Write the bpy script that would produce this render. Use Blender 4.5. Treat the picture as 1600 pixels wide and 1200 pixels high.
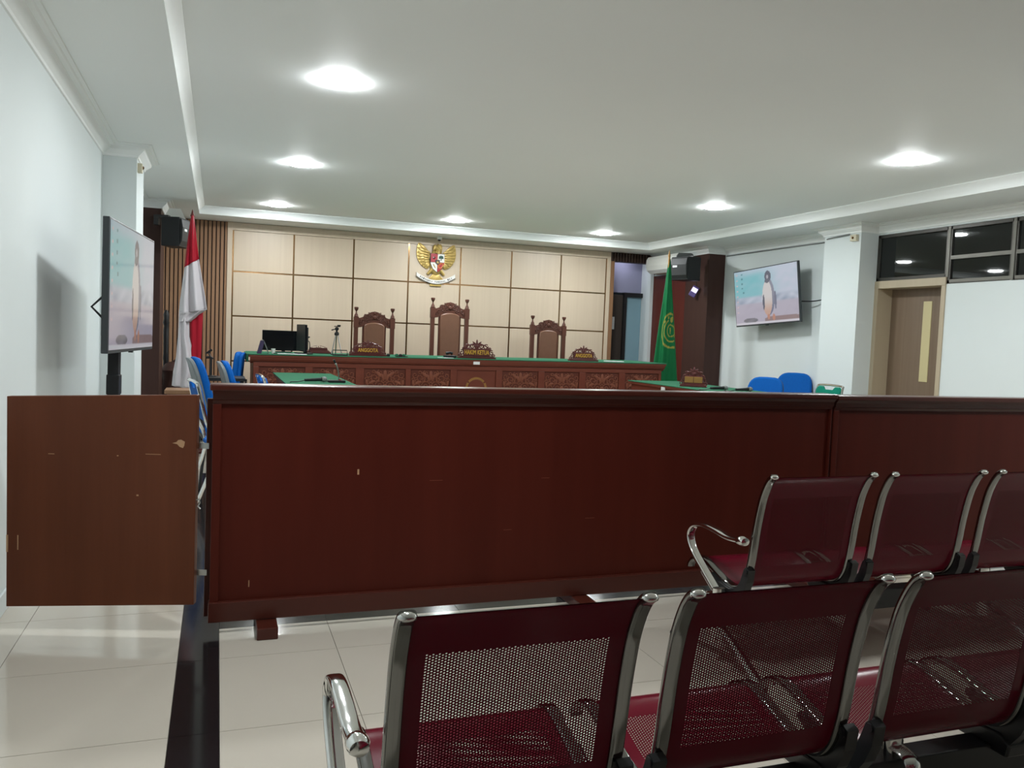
import bpy, bmesh, math, random
import numpy as np
from mathutils import Vector, Matrix
for o in list(bpy.data.objects): bpy.data.objects.remove(o)
S = bpy.context.scene
COL = S.collection
random.seed(7)
# ------------------------------------------------------------------ camera, world, exposure
def setup_camera():
    yaw, pitch, roll = [math.radians(a) for a in (19.73, -3.31, 2.25)]
    f = Vector((math.sin(yaw)*math.cos(pitch), math.cos(yaw)*math.cos(pitch), math.sin(pitch)))
    r = Vector((math.cos(yaw), -math.sin(yaw), 0)); u = r.cross(f)
    r2 = r*math.cos(roll) + u*math.sin(roll); u2 = -r*math.sin(roll) + u*math.cos(roll)
    cd = bpy.data.cameras.new('camera'); cd.sensor_width = 36; cd.lens = 1288/1600*36; cd.clip_start = 0.02
    co = bpy.data.objects.new('camera', cd); COL.objects.link(co)
    m = Matrix.Identity(4)
    for i in range(3): m[i][0] = r2[i]; m[i][1] = u2[i]; m[i][2] = -f[i]
    m[0][3], m[1][3], m[2][3] = 0, 0, 1.28
    co.matrix_world = m; S.camera = co
setup_camera()
w = bpy.data.worlds.new('night'); S.world = w; w.use_nodes = True
w.node_tree.nodes['Background'].inputs[0].default_value = (0.02, 0.025, 0.03, 1)
w.node_tree.nodes['Background'].inputs[1].default_value = 0.3
S.view_settings.view_transform = 'Standard'; S.view_settings.look = 'None'
S.view_settings.gamma = 1; S.view_settings.use_curve_mapping = False
S.view_settings.exposure = 0.14
S.cycles.diffuse_bounces = 8; S.cycles.max_bounces = 16; S.cycles.sample_clamp_indirect = 6.0
LAMP = 300.0           # emission of the ceiling downlights
def area(name, loc, rot, size, power, color=(1, 1, 1)):
    l = bpy.data.lights.new(name, 'AREA'); l.energy = power; l.color = color; l.shape = 'RECTANGLE'
    l.size, l.size_y = size
    o = bpy.data.objects.new(name, l); o.location = loc; o.rotation_euler = rot; COL.objects.link(o); return o
# added fill light in the recess beyond the doorway, without a fixture
area('recess_fill', (6.15, 11.93, 2.62), (0, 0, 0), (0.3, 0.2), 1.3, (0.86, 0.88, 1.0))

# ------------------------------------------------------------------ materials
def lin(c):
    return tuple(((v/255)/12.92 if v/255 <= 0.04045 else ((v/255+0.055)/1.055)**2.4) for v in c)
MATS = {}
def mat(name, col, rough=0.5, metal=0.0, spec=0.5, noise=None, bump=0.0, coat=0.0, emit=None):
    """col linear rgb; noise = (scale xyz, amount, second colour)"""
    m = bpy.data.materials.new(name); m.use_nodes = True; nt = m.node_tree; b = nt.nodes['Principled BSDF']
    b.inputs['Base Color'].default_value = (*col, 1); b.inputs['Roughness'].default_value = rough
    b.inputs['Metallic'].default_value = metal; b.inputs['Specular IOR Level'].default_value = spec
    if coat: b.inputs['Coat Weight'].default_value = coat; b.inputs['Coat Roughness'].default_value = 0.08
    if emit:
        b.inputs['Emission Color'].default_value = (*emit[0], 1); b.inputs['Emission Strength'].default_value = emit[1]
    if noise:
        sc, amt, c2 = noise
        tc = nt.nodes.new('ShaderNodeTexCoord'); mp = nt.nodes.new('ShaderNodeMapping'); mp.inputs['Scale'].default_value = sc
        nz = nt.nodes.new('ShaderNodeTexNoise'); nz.inputs['Scale'].default_value = 1.0; nz.inputs['Detail'].default_value = 5
        nz.inputs['Roughness'].default_value = 0.6
        rp = nt.nodes.new('ShaderNodeValToRGB'); rp.color_ramp.elements[0].position = 0.5-amt/2; rp.color_ramp.elements[1].position = 0.5+amt/2
        rp.color_ramp.elements[0].color = (*col, 1); rp.color_ramp.elements[1].color = (*c2, 1)
        nt.links.new(tc.outputs['Object'], mp.inputs[0]); nt.links.new(mp.outputs[0], nz.inputs['Vector'])
        nt.links.new(nz.outputs['Fac'], rp.inputs[0]); nt.links.new(rp.outputs[0], b.inputs['Base Color'])
        if bump:
            bp = nt.nodes.new('ShaderNodeBump'); bp.inputs['Strength'].default_value = bump; bp.inputs['Distance'].default_value = 0.002
            nt.links.new(nz.outputs['Fac'], bp.inputs['Height']); nt.links.new(bp.outputs[0], b.inputs['Normal'])
    MATS[name] = m; return m
def attr_mat(name, rough=0.5, emit=0.0, spec=0.5):
    m = bpy.data.materials.new(name); m.use_nodes = True; nt = m.node_tree; b = nt.nodes['Principled BSDF']
    a = nt.nodes.new('ShaderNodeVertexColor'); a.layer_name = 'print'
    b.inputs['Roughness'].default_value = rough; b.inputs['Specular IOR Level'].default_value = spec
    if emit:
        b.inputs['Base Color'].default_value = (0.02, 0.02, 0.02, 1)
        nt.links.new(a.outputs['Color'], b.inputs['Emission Color']); b.inputs['Emission Strength'].default_value = emit
    else: nt.links.new(a.outputs['Color'], b.inputs['Base Color'])
    MATS[name] = m; return m
mat('wall', (0.69, 0.745, 0.745), 0.6, noise=((1.2, 1.2, 1.2), 0.8, (0.72, 0.775, 0.775)), spec=0.2)
mat('ceil', (0.83, 0.86, 0.85), 0.6, noise=((0.5, 0.5, 0.5), 0.8, (0.86, 0.89, 0.88)), spec=0.2)
mat('tile', (0.56, 0.51, 0.435), 0.10, noise=((3, 3, 3), 0.9, (0.60, 0.55, 0.475)), spec=0.5)
mat('granite', (0.008, 0.007, 0.008), 0.12, noise=((60, 60, 60), 0.5, (0.02, 0.016, 0.017)), spec=0.22)
mat('grout', (0.36, 0.33, 0.29), 0.7)
mat('mahogany', (0.062, 0.009, 0.005), 0.42, noise=((9, 9, 0.7), 0.7, (0.086, 0.014, 0.008)), bump=0.12, spec=0.14)
mat('mahogany_dark', (0.055, 0.011, 0.007), 0.30, noise=((0.8, 9, 9), 0.7, (0.078, 0.017, 0.010)), bump=0.12, spec=0.4)
mat('gatewood', (0.095, 0.026, 0.010), 0.36, noise=((14, 14, 0.8), 0.7, (0.145, 0.042, 0.017)), bump=0.15, spec=0.2)
mat('rawwood', (0.45, 0.26, 0.14), 0.6)
mat('deskwood', (0.125, 0.031, 0.018), 0.42, noise=((2, 9, 9), 0.7, (0.155, 0.041, 0.024)), bump=0.1, spec=0.25)
mat('carvewood', (0.17, 0.055, 0.032), 0.5, noise=((12, 12, 12), 0.7, (0.21, 0.07, 0.04)), spec=0.2)
mat('carveback', (0.10, 0.028, 0.017), 0.5, spec=0.2)
mat('chairwood', (0.075, 0.026, 0.017), 0.4, noise=((9, 9, 2), 0.7, (0.105, 0.036, 0.023)), spec=0.3)
mat('leather', (0.135, 0.058, 0.032), 0.42, noise=((20, 20, 20), 0.7, (0.165, 0.072, 0.041)), bump=0.1)
mat('felt', (0.034, 0.130, 0.074), 0.9, noise=((30, 30, 30), 0.8, (0.042, 0.155, 0.088)), spec=0.06)
mat('panel', (0.55, 0.445, 0.33), 0.42, noise=((26, 26, 0.5), 0.6, (0.605, 0.50, 0.375)))
mat('brass', (0.24, 0.135, 0.06), 0.20, metal=0.85)
mat('slat', (0.25, 0.135, 0.075), 0.55, noise=((20, 20, 0.6), 0.7, (0.36, 0.21, 0.12)), spec=0.25)
mat('slatback', (0.045, 0.022, 0.014), 0.6)
mat('framewood', (0.21, 0.105, 0.05), 0.45, noise=((20, 20, 0.6), 0.7, (0.26, 0.14, 0.07)))
mat('columnwood', (0.046, 0.022, 0.018), 0.45, noise=((16, 16, 0.6), 0.7, (0.062, 0.030, 0.024)), spec=0.2)
mat('redpanel', (0.085, 0.016, 0.011), 0.45, noise=((16, 16, 0.6), 0.7, (0.11, 0.025, 0.017)), spec=0.25)
mat('shell', (0.12, 0.0036, 0.014), 0.24, spec=0.17)
mat('chrome', (0.82, 0.82, 0.80), 0.09, metal=1.0)
mat('railchrome', (0.27, 0.27, 0.26), 0.09, metal=1.0)  # chrome darkened in its colour to stand for dark reflections on the rails
mat('steel', (0.42, 0.42, 0.40), 0.30, metal=1.0)
mat('blackmetal', (0.012, 0.012, 0.013), 0.35)
mat('blackplastic', (0.011, 0.012, 0.0135), 0.45, spec=0.3)
mat('darkgrey', (0.018, 0.020, 0.020), 0.5, spec=0.3)
mat('midgrey', (0.16, 0.17, 0.17), 0.5)
mat('greyshell', (0.14, 0.16, 0.165), 0.5)
mat('whiteplastic', (0.72, 0.73, 0.69), 0.4)
mat('cream', (0.62, 0.57, 0.42), 0.5)
mat('paper', (0.78, 0.80, 0.80), 0.6)
mat('bluefabric', (0.005, 0.085, 0.36), 0.65, noise=((60, 60, 60), 0.8, (0.005, 0.115, 0.44)), spec=0.08)
mat('greenfabric', (0.004, 0.20, 0.13), 0.7, spec=0.12)
mat('redcloth', (0.31, 0.010, 0.022), 0.65, spec=0.12)
mat('whitecloth', (0.52, 0.49, 0.51), 0.7, spec=0.1)
mat('gold', (0.47, 0.33, 0.10), 0.38, metal=0.4)
mat('goldletter', (0.62, 0.36, 0.05), 0.4, metal=0.2)
mat('goldplate', (0.36, 0.19, 0.05), 0.4, metal=0.3)
mat('darkred', (0.095, 0.018, 0.016), 0.35)
mat('emblem_red', (0.38, 0.02, 0.03), 0.4); mat('emblem_white', (0.75, 0.74, 0.70), 0.4); mat('emblem_black', (0.02, 0.02, 0.02), 0.4)
mat('emblem_green', (0.02, 0.07, 0.05), 0.5); mat('emblem_orange', (0.65, 0.22, 0.05), 0.4)
mat('doorwood', (0.16, 0.105, 0.068), 0.45, noise=((22, 22, 0.6), 0.7, (0.215, 0.155, 0.105)))
mat('doorframe', (0.45, 0.37, 0.26), 0.45, noise=((22, 22, 0.6), 0.7, (0.50, 0.42, 0.30)))
mat('doorpane', (0.62, 0.54, 0.30), 0.35)  # yellow base colour stands for the lit corridor behind the glass
mat('nightglass', (0.004, 0.005, 0.005), 0.02, spec=0.6)
mat('alu', (0.055, 0.052, 0.045), 0.35, metal=0.4)
mat('alulight', (0.15, 0.145, 0.125), 0.4, metal=0.4)
mat('lavender', (0.30, 0.30, 0.42), 0.6)
mat('darkdoor', (0.035, 0.026, 0.020), 0.5, noise=((16, 16, 0.6), 0.7, (0.05, 0.038, 0.03)))
mat('blueglass', (0.25, 0.40, 0.47), 0.25)
mat('screenblack', (0.008, 0.009, 0.011), 0.12)
mat('tvframe', (0.035, 0.041, 0.045), 0.4)
mat('purple', (0.10, 0.07, 0.22), 0.4)
mat('calendar', (0.035, 0.022, 0.075), 0.5)
mat('lampglow', (1, 1, 1), 0.4, emit=((0.94, 0.985, 1.0), LAMP))
mat('led', (0.8, 0.7, 1.0), 0.4, emit=((0.8, 0.72, 1.0), 0.9))
attr_mat('tvimage', 0.3, 0.62); attr_mat('tvimage_dim', 0.10, 0.42, 0.8); attr_mat('flagprint', 0.6, 0.0, 0.12)

# ------------------------------------------------------------------ geometry helpers
class MB:
    def __init__(s): s.v = []; s.f = []
    def add(s, vs, fs):
        n = len(s.v); s.v += [tuple(p) for p in vs]; s.f += [tuple(i+n for i in f) for f in fs]; return s
    def box(s, x0, x1, y0, y1, z0, z1):
        return s.add([(x0,y0,z0),(x1,y0,z0),(x1,y1,z0),(x0,y1,z0),(x0,y0,z1),(x1,y0,z1),(x1,y1,z1),(x0,y1,z1)],
                     [(0,3,2,1),(4,5,6,7),(0,1,5,4),(1,2,6,5),(2,3,7,6),(3,0,4,7)])
    def tube(s, pts, r, n=8, flat=1.0, cap=True, up=None, sq=1.0):
        """r number or list; flat squashes the section along the second axis"""
        P = [Vector(p) for p in pts]; m = len(P); rr = r if isinstance(r, (list, tuple)) else [r]*m
        ref = Vector(up) if up else None; vs = []
        prev = None
        for i in range(m):
            t = (P[min(i+1, m-1)]-P[max(i-1, 0)]).normalized()
            if ref is not None: a = (ref - t*ref.dot(t)).normalized()
            elif prev is None:
                a = Vector((0, 0, 1)) if abs(t.z) < 0.9 else Vector((1, 0, 0)); a = (a-t*a.dot(t)).normalized()
            else:
                a = prev - t*prev.dot(t); a.normalize()
            prev = a; b = t.cross(a)
            for k in range(n):
                an = 2*math.pi*k/n
                ca, sa = math.cos(an), math.sin(an)
                if sq != 1.0: ca, sa = math.copysign(abs(ca)**sq, ca), math.copysign(abs(sa)**sq, sa)
                vs.append(P[i] + a*(rr[i]*ca) + b*(rr[i]*flat*sa))
        fs = [(i*n+k, i*n+(k+1) % n, (i+1)*n+(k+1) % n, (i+1)*n+k) for i in range(m-1) for k in range(n)]
        if cap: fs += [tuple(range(n-1, -1, -1)), tuple((m-1)*n+k for k in range(n))]
        return s.add(vs, fs)
    def cyl(s, p0, p1, r, n=12, r1=None): return s.tube([p0, p1], [r, r if r1 is None else r1], n)
    def lathe(s, prof, c=(0, 0, 0), n=12, axis='z'):
        vs = []
        for r, h in prof:
            for k in range(n):
                a = 2*math.pi*k/n
                p = (r*math.cos(a), r*math.sin(a), h)
                if axis == 'y': p = (p[0], -h, p[1])
                vs.append((p[0]+c[0], p[1]+c[1], p[2]+c[2]))
        m = len(prof)
        fs = [(i*n+k, i*n+(k+1) % n, (i+1)*n+(k+1) % n, (i+1)*n+k) for i in range(m-1) for k in range(n)]
        fs += [tuple(range(n-1, -1, -1)), tuple((m-1)*n+k for k in range(n))]
        return s.add(vs, fs)
    def prism(s, pts, y0, y1):
        """outline of (x,z) points, extruded from y0 (front) to y1"""
        n = len(pts)
        vs = [(x, y0, z) for x, z in pts]+[(x, y1, z) for x, z in pts]
        fs = [tuple(range(n)), tuple(range(2*n-1, n-1, -1))]+[(i, i+n, (i+1) % n+n, (i+1) % n) for i in range(n)]
        return s.add(vs, fs)
    def prismx(s, pts, x0, x1):
        n = len(pts)
        vs = [(x0, y, z) for y, z in pts]+[(x1, y, z) for y, z in pts]
        fs = [tuple(range(n)), tuple(range(2*n-1, n-1, -1))]+[(i, i+n, (i+1) % n+n, (i+1) % n) for i in range(n)]
        return s.add(vs, fs)
    def ell(s, c, r, n=10, m=6):
        vs = []; fs = []
        for i in range(m+1):
            th = math.pi*i/m
            for k in range(n):
                a = 2*math.pi*k/n
                vs.append((c[0]+r[0]*math.sin(th)*math.cos(a), c[1]+r[1]*math.sin(th)*math.sin(a), c[2]+r[2]*math.cos(th)))
        fs = [(i*n+k, (i+1)*n+k, (i+1)*n+(k+1) % n, i*n+(k+1) % n) for i in range(m) for k in range(n)]
        return s.add(vs, fs)
    def xf(s, M):
        s.v = [tuple(M @ Vector(p)) for p in s.v]; return s
    def join(s, o): return s.add(o.v, o.f)
    def mesh(s, name, m, smooth=False):
        me = bpy.data.meshes.new(name); me.from_pydata(s.v, [], s.f)
        bm = bmesh.new(); bm.from_mesh(me); bmesh.ops.remove_doubles(bm, verts=bm.verts, dist=1e-6)
        bmesh.ops.recalc_face_normals(bm, faces=bm.faces); bm.to_mesh(me); bm.free()
        me.materials.append(MATS[m])
        if smooth:
            for p in me.polygons: p.use_smooth = True
            try: me.set_sharp_from_angle(angle=math.radians(40))
            except Exception: pass
        return me
def link(name, me, parent=None, loc=(0, 0, 0), rot=(0, 0, 0)):
    o = bpy.data.objects.new(name, me); COL.objects.link(o); o.location = loc; o.rotation_euler = rot
    if parent: o.parent = parent
    return o
def part(name, mb, m, parent=None, loc=(0, 0, 0), smooth=False, bevel=0.0, label=None, rot=(0, 0, 0)):
    o = link(name, mb.mesh(name, m, smooth), parent, loc, rot)
    if bevel:
        bv = o.modifiers.new('bevel', 'BEVEL'); bv.width = bevel; bv.segments = 2; bv.limit_method = 'ANGLE'
    if label: o['label'] = label
    return o
def B(*a): return MB().box(*a)
def thing(name, label, cat, loc=(0, 0, 0), rotz=0.0, group=None):
    o = bpy.data.objects.new(name, None); COL.objects.link(o); o.location = loc; o.rotation_euler = (0, 0, rotz)
    o.empty_display_size = 0.1
    o['label'] = label; o['category'] = cat
    if group: o['group'] = group
    return o
def tag(o, label, cat, group=None):
    o['label'] = label; o['category'] = cat
    if group: o['group'] = group
    return o
def struct(name, mb, m, parent=None, **k):
    o = part(name, mb, m, parent, **k)
    if not parent: o['kind'] = 'structure'
    return o
def dup(root, loc, rotz=0.0, label=None):
    r = root.copy(); COL.objects.link(r); r.location = loc; r.rotation_euler = (0, 0, rotz)
    if label: r['label'] = label
    for ch in list(root.children):
        c = ch.copy(); COL.objects.link(c); c.parent = r
        for g in ch.children:
            d = g.copy(); COL.objects.link(d); d.parent = c
    return r
def text(body, width, height, depth, name, m, parent, loc, rot=(math.pi/2, 0, 0)):
    cu = bpy.data.curves.new('t', 'FONT'); cu.body = body; cu.size = 1; cu.extrude = 0.05; cu.align_x = 'CENTER'; cu.align_y = 'CENTER'
    cu.resolution_u = 3; cu.offset = 0.025
    ob = bpy.data.objects.new('t', cu); COL.objects.link(ob)
    dg = bpy.context.evaluated_depsgraph_get(); me = bpy.data.meshes.new_from_object(ob.evaluated_get(dg))
    bpy.data.objects.remove(ob); bpy.data.curves.remove(cu)
    xs = [v.co.x for v in me.vertices]; ys = [v.co.y for v in me.vertices]
    sx = width/(max(xs)-min(xs)); sy = height/(max(ys)-min(ys)); cy = (max(ys)+min(ys))/2; cx = (max(xs)+min(xs))/2
    for v in me.vertices: v.co = ((v.co.x-cx)*sx, (v.co.y-cy)*sy, v.co.z*depth/0.1)
    me.materials.clear(); me.materials.append(MATS[m]); me.name = name
    return link(name, me, parent, loc, rot)
def sweep(path, prof):
    """sweep a profile (inward offset, z) along an xy path; inward = right of travel"""
    P = [Vector((p[0], p[1])) for p in path]; m = len(P); n = len(prof); vs = []
    for i in range(m):
        d0 = (P[i]-P[i-1]).normalized() if i else None
        d1 = (P[i+1]-P[i]).normalized() if i < m-1 else None
        n0 = Vector((d0.y, -d0.x)) if d0 else None; n1 = Vector((d1.y, -d1.x)) if d1 else None
        if n0 is None: nn = n1
        elif n1 is None: nn = n0
        else: nn = (n0+n1)/(1+n0.dot(n1))
        for o, z in prof: vs.append((P[i].x+nn.x*o, P[i].y+nn.y*o, z))
    fs = [(i*n+k, i*n+k+1, (i+1)*n+k+1, (i+1)*n+k) for i in range(m-1) for k in range(n-1)]
    mb = MB(); mb.v = vs; mb.f = fs
    fs += [(i*n+n-1, i*n, (i+1)*n, (i+1)*n+n-1) for i in range(m-1)]
    fs += [tuple(range(n)), tuple((m-1)*n+k for k in range(n-1, -1, -1))]
    return mb
def grid_print(name, fn, nx, ny, surf, m, parent, loc=(0, 0, 0), rot=(0, 0, 0)):
    """grid of nx*ny quads placed by surf(u,v), coloured per vertex by fn(u,v): flat print or a screen image"""
    vs = [surf(i/nx, j/ny) for j in range(ny+1) for i in range(nx+1)]
    fs = [(j*(nx+1)+i, j*(nx+1)+i+1, (j+1)*(nx+1)+i+1, (j+1)*(nx+1)+i) for j in range(ny) for i in range(nx)]
    me = bpy.data.meshes.new(name); me.from_pydata(vs, [], fs)
    at = me.color_attributes.new('print', 'FLOAT_COLOR', 'POINT')
    cols = []
    for j in range(ny+1):
        for i in range(nx+1): cols += [*fn(i/nx, j/ny), 1.0]
    at.data.foreach_set('color', cols)
    for p in me.polygons: p.use_smooth = True
    me.materials.append(MATS[m]); return link(name, me, parent, loc, rot)
def spiral(c, r, turns, start, dirn=1, n=22, y=0.0):
    out = []
    for i in range(n):
        t = i/(n-1); a = start+dirn*turns*2*math.pi*t; rr = r*(1-0.82*t)
        out.append((c[0]+rr*math.cos(a), y, c[1]+rr*math.sin(a)))
    return out
def leaf(c, L, W, ang, T=0.008, y=0.0):
    mb = MB().ell((0, 0, 0), (L/2, T, W/2), 8, 4)
    return mb.xf(Matrix.Translation((c[0], y, c[1])) @ Matrix.Rotation(-ang, 4, 'Y'))
def bez(p, n=8):
    """Catmull-Rom through points"""
    P = [Vector(q) for q in p]; out = []
    for i in range(len(P)-1):
        a = P[max(i-1, 0)]; b = P[i]; c = P[i+1]; d = P[min(i+2, len(P)-1)]
        for k in range(n):
            t = k/n
            out.append(0.5*((2*b)+(c-a)*t+(2*a-5*b+4*c-d)*t*t+(3*b-a-3*c+d)*t**3))
    out.append(P[-1]); return out

# ------------------------------------------------------------------ the room
XL, XR, YB, YR = -0.86, 6.80, 11.70, -6.5
ZS, ZC = 2.65, 2.75
fl = struct('floor', B(XL-0.2, XR+0.4, YR-0.2, YB+1.2, -0.12, -0.010), 'grout')
def tiles():
    base = {}
    def tile(x0, x1, y0, y1, m):
        g = 0.0012; key = (round(x1-x0, 3), round(y1-y0, 3), m)
        if key not in base:
            w_, h_ = (x1-x0)/2-g, (y1-y0)/2-g
            base[key] = B(-w_, w_, -h_, h_, -0.010, 0.0).mesh('tile' if m == 'tile' else 'granite_tile', m)
        link('floor_tile' if m == 'tile' else 'granite_tile', base[key], fl, ((x0+x1)/2, (y0+y1)/2, 0))
    ys = [3.885-0.604*k for k in range(12, -1, -1)] + [3.885+0.604*k for k in range(1, 7)]
    S0, S1 = -0.1225, 0.0265
    xs = [S1, 0.473]+[0.473+0.604*k for k in range(1, 11)]+[XR]
    for j in range(len(ys)-1):
        y0, y1 = ys[j], ys[j+1]
        tile(XL, S0-0.604, y0, y1, 'tile'); tile(S0-0.604, S0, y0, y1, 'tile'); tile(S0, S1, y0, y1, 'granite')
        for i in range(len(xs)-1):
            if y0 < 3.62 < y1:
                tile(xs[i], xs[i+1], y0, 3.612, 'tile'); tile(xs[i], xs[i+1], 3.612, 3.765, 'granite'); tile(xs[i], xs[i+1], 3.765, y1, 'tile')
            else: tile(xs[i], xs[i+1], y0, y1, 'tile')
    # the far floor, hidden behind the partition, and the near strip by the rear wall
    part('floor_slab', B(XL, XR, ys[-1], YB, -0.010, 0.0), 'tile', fl)
    part('floor_slab', B(XL, XR, YR, ys[0], -0.010, 0.0), 'tile', fl)
tiles()
part('platform', B(0.0, 6.2, 9.35, YB-0.06, 0.0, 0.2), 'redpanel', fl, bevel=0.005)

wl = struct('wall_left', B(XL-0.15, XL, YR, YB, 0, 2.8), 'wall')
part('column', B(XL, -0.620, 7.17, 7.80, 0, 2.649), 'wall', wl)
part('column', B(XL, -0.622, 10.15, 10.75, 0, 2.56), 'columnwood', wl, bevel=0.004, label='dark brown wood clad column')
struct('wall_rear', B(XL-0.15, XR+0.15, YR-0.15, YR, 0, 2.8), 'columnwood')  # unseen wall, coloured dark to dim what chrome and wood reflect
# right wall with door opening and window band
DY0, DY1, WZ0, WZT = 6.33, 7.22, 1.97, 2.535
wm = MB()
wm.box(XR, XR+0.15, YR, 1.2, 0, 2.8); wm.box(XR, XR+0.15, 1.2, DY0, 0, WZ0); wm.box(XR, XR+0.15, 1.2, 7.25, WZT, 2.8)
wm.box(XR, XR+0.15, 7.25, YB+0.6, 0, 2.8)
wm.box(XR+0.15, XR+0.5, DY0-0.3, DY0-0.02, 0, 2.5); wm.box(XR+0.15, XR+0.5, 7.24, 7.5, 0, 2.5)
wr = struct('wall_right', wm, 'wall')
part('column', B(6.56, XR, 7.25, 7.82, 0, 2.649), 'wall', wr)
part('column', B(6.53, XR, 10.15, 10.75, 0, 2.56), 'columnwood', wr, bevel=0.004, label='dark brown wood clad column')
part('wall_panel', B(6.53, XR, 10.752, 11.9, 0, 2.32), 'redpanel', wr, bevel=0.003, label='dark red wood wall cladding panel')
part('column', B(6.545, XR, 10.752, 11.9, 2.322, 2.649), 'wall', wr)
# ceiling: recessed field with lowered border
ce = struct('ceiling', B(XL-0.15, XR+0.15, YR-0.15, YB+0.9, ZC, ZC+0.1), 'ceil')
ex0, ex1, ey1 = -0.245, 6.08, 11.08
part('soffit', B(XL, ex0, YR, YB, ZS, ZC), 'ceil', ce)
part('soffit', B(ex1, XR, YR, YB, ZS, ZC), 'ceil', ce)
part('soffit', B(ex0, ex1, ey1, YB+0.02, ZS, ZC), 'ceil', ce)
cove = [(0.0, ZS), (0.004, ZS), (0.006, 2.672), (0.012, 2.692), (0.024, 2.712), (0.042, 2.730), (0.062, 2.742), (0.062, ZC), (0.0, ZC)]
cv = sweep([(ex0, YR), (ex0, ey1), (ex1, ey1), (ex1, YR)], cove)
struct('trim_1', cv, 'ceil', smooth=True)
crown = [(0.0, 2.555), (0.010, 2.558), (0.014, 2.572), (0.030, 2.586), (0.052, 2.606), (0.060, 2.626), (0.085, 2.630), (0.092, 2.640), (0.112, 2.643), (0.115, ZS), (0.0, ZS)]
struct('trim_2', sweep([(XL, YR), (XL, 7.17), (-0.62, 7.17), (-0.62, 7.8), (XL, 7.8), (XL, 10.15), (-0.62, 10.15), (-0.62, 10.75), (XL, 10.75), (XL, YB)], crown), 'ceil')
struct('trim_3', sweep([(XR, 10.15), (XR, 7.82), (6.56, 7.82), (6.56, 7.25), (XR, 7.25), (XR, YR)], crown), 'ceil')
struct('trim_4', sweep([(6.53, 11.68), (6.53, 10.15), (XR, 10.15)], crown), 'ceil')
struct('baseboard_left', B(XL, XL+0.012, YR, 7.17, 0, 0.09), 'wall', bevel=0.003)
# back wall: slats, panelled field with brass inlays, door opening on the right
PX = [0.170, 0.957, 1.767, 2.548, 3.318, 4.105, 4.905, 5.668]; PZ = [0.205, 0.805, 1.407, 2.0, 2.550]
bw = MB(); bw.box(XL, 5.80, YB, YB+0.12, 0, 2.8); bw.box(5.80, XR, YB, YB+0.12, 2.51, 2.8)
wb = struct('wall_back', bw, 'slatback')
part('jamb', B(6.47, 6.525, YB, YB+0.12, 0, 2.51), 'wall', wb)
part('panel_frame', B(0.100, 0.162, YB-0.045, YB, 0, ZS-0.002), 'panel', wb, bevel=0.002)
part('panel_frame', B(5.676, 5.735, YB-0.045, YB, 0, ZS-0.002), 'panel', wb, bevel=0.002)
part('panel_frame', B(0.162, 5.676, YB-0.045, YB, 2.5435, ZS-0.002), 'panel', wb, bevel=0.002)
for i in range(7):
    for j in range(4):
        part('panel', B(PX[i]+0.011, PX[i+1]-0.011, YB-0.030, YB, PZ[j]+0.010, PZ[j+1]-0.010), 'panel', wb, bevel=0.002)
for x in PX: part('brass_inlay', B(x-0.011, x+0.011, YB-0.026, YB, 0.2, 2.5425), 'brass', wb)
for z in PZ[1:-1]: part('brass_inlay', B(PX[0], PX[-1], YB-0.0255, YB, z-0.010, z+0.010), 'brass', wb)
part('panel_frame', B(5.737, 5.80, YB-0.05, YB+0.05, 0, 2.51), 'framewood', wb, bevel=0.003, label='warm brown wood trim beside the doorway')
sl = B(-0.018, 0.018, -0.03, 0, 0, ZS-0.003).mesh('slat', 'slat')
x = -0.835
while x < 0.0875:
    link('slat', sl, wb, (x, YB, 0)); x += 0.0512
sl2 = B(-0.016, 0.016, -0.03, 0, 2.515, ZS-0.003).mesh('slat', 'slatback')
x = 5.76
while x < 6.52:
    link('slat', sl2, wb, (x, YB, 0)); x += 0.05
# the recess behind the doorway
rc = MB(); rc.box(5.4, 6.6, 12.12, 12.25, 2.06, 2.75); rc.box(5.3, 5.42, YB+0.12, 12.25, 0, 2.75); 
wa = struct('wall_alcove', rc, 'lavender')
part('return_wall', B(6.535, 6.7, 11.9, 12.25, 0, 2.75), 'wall', wa)
d3 = struct('door_3', B(5.42, 6.20, 12.10, 12.15, 0, 2.02), 'darkdoor', bevel=0.003)
part('door_notice', B(5.90, 6.06, 12.094, 12.099, 1.46, 1.66), 'paper', d3, label='white paper notice')
part('door_frame', B(6.20, 6.25, 12.05, 12.15, 0, 2.06).box(6.25, 6.534, 12.05, 12.15, 1.99, 2.06), 'blackmetal', d3)
part('pane', B(6.25, 6.534, 12.10, 12.12, 0, 1.99), 'blueglass', d3, label='pale blue frosted glass')
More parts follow.
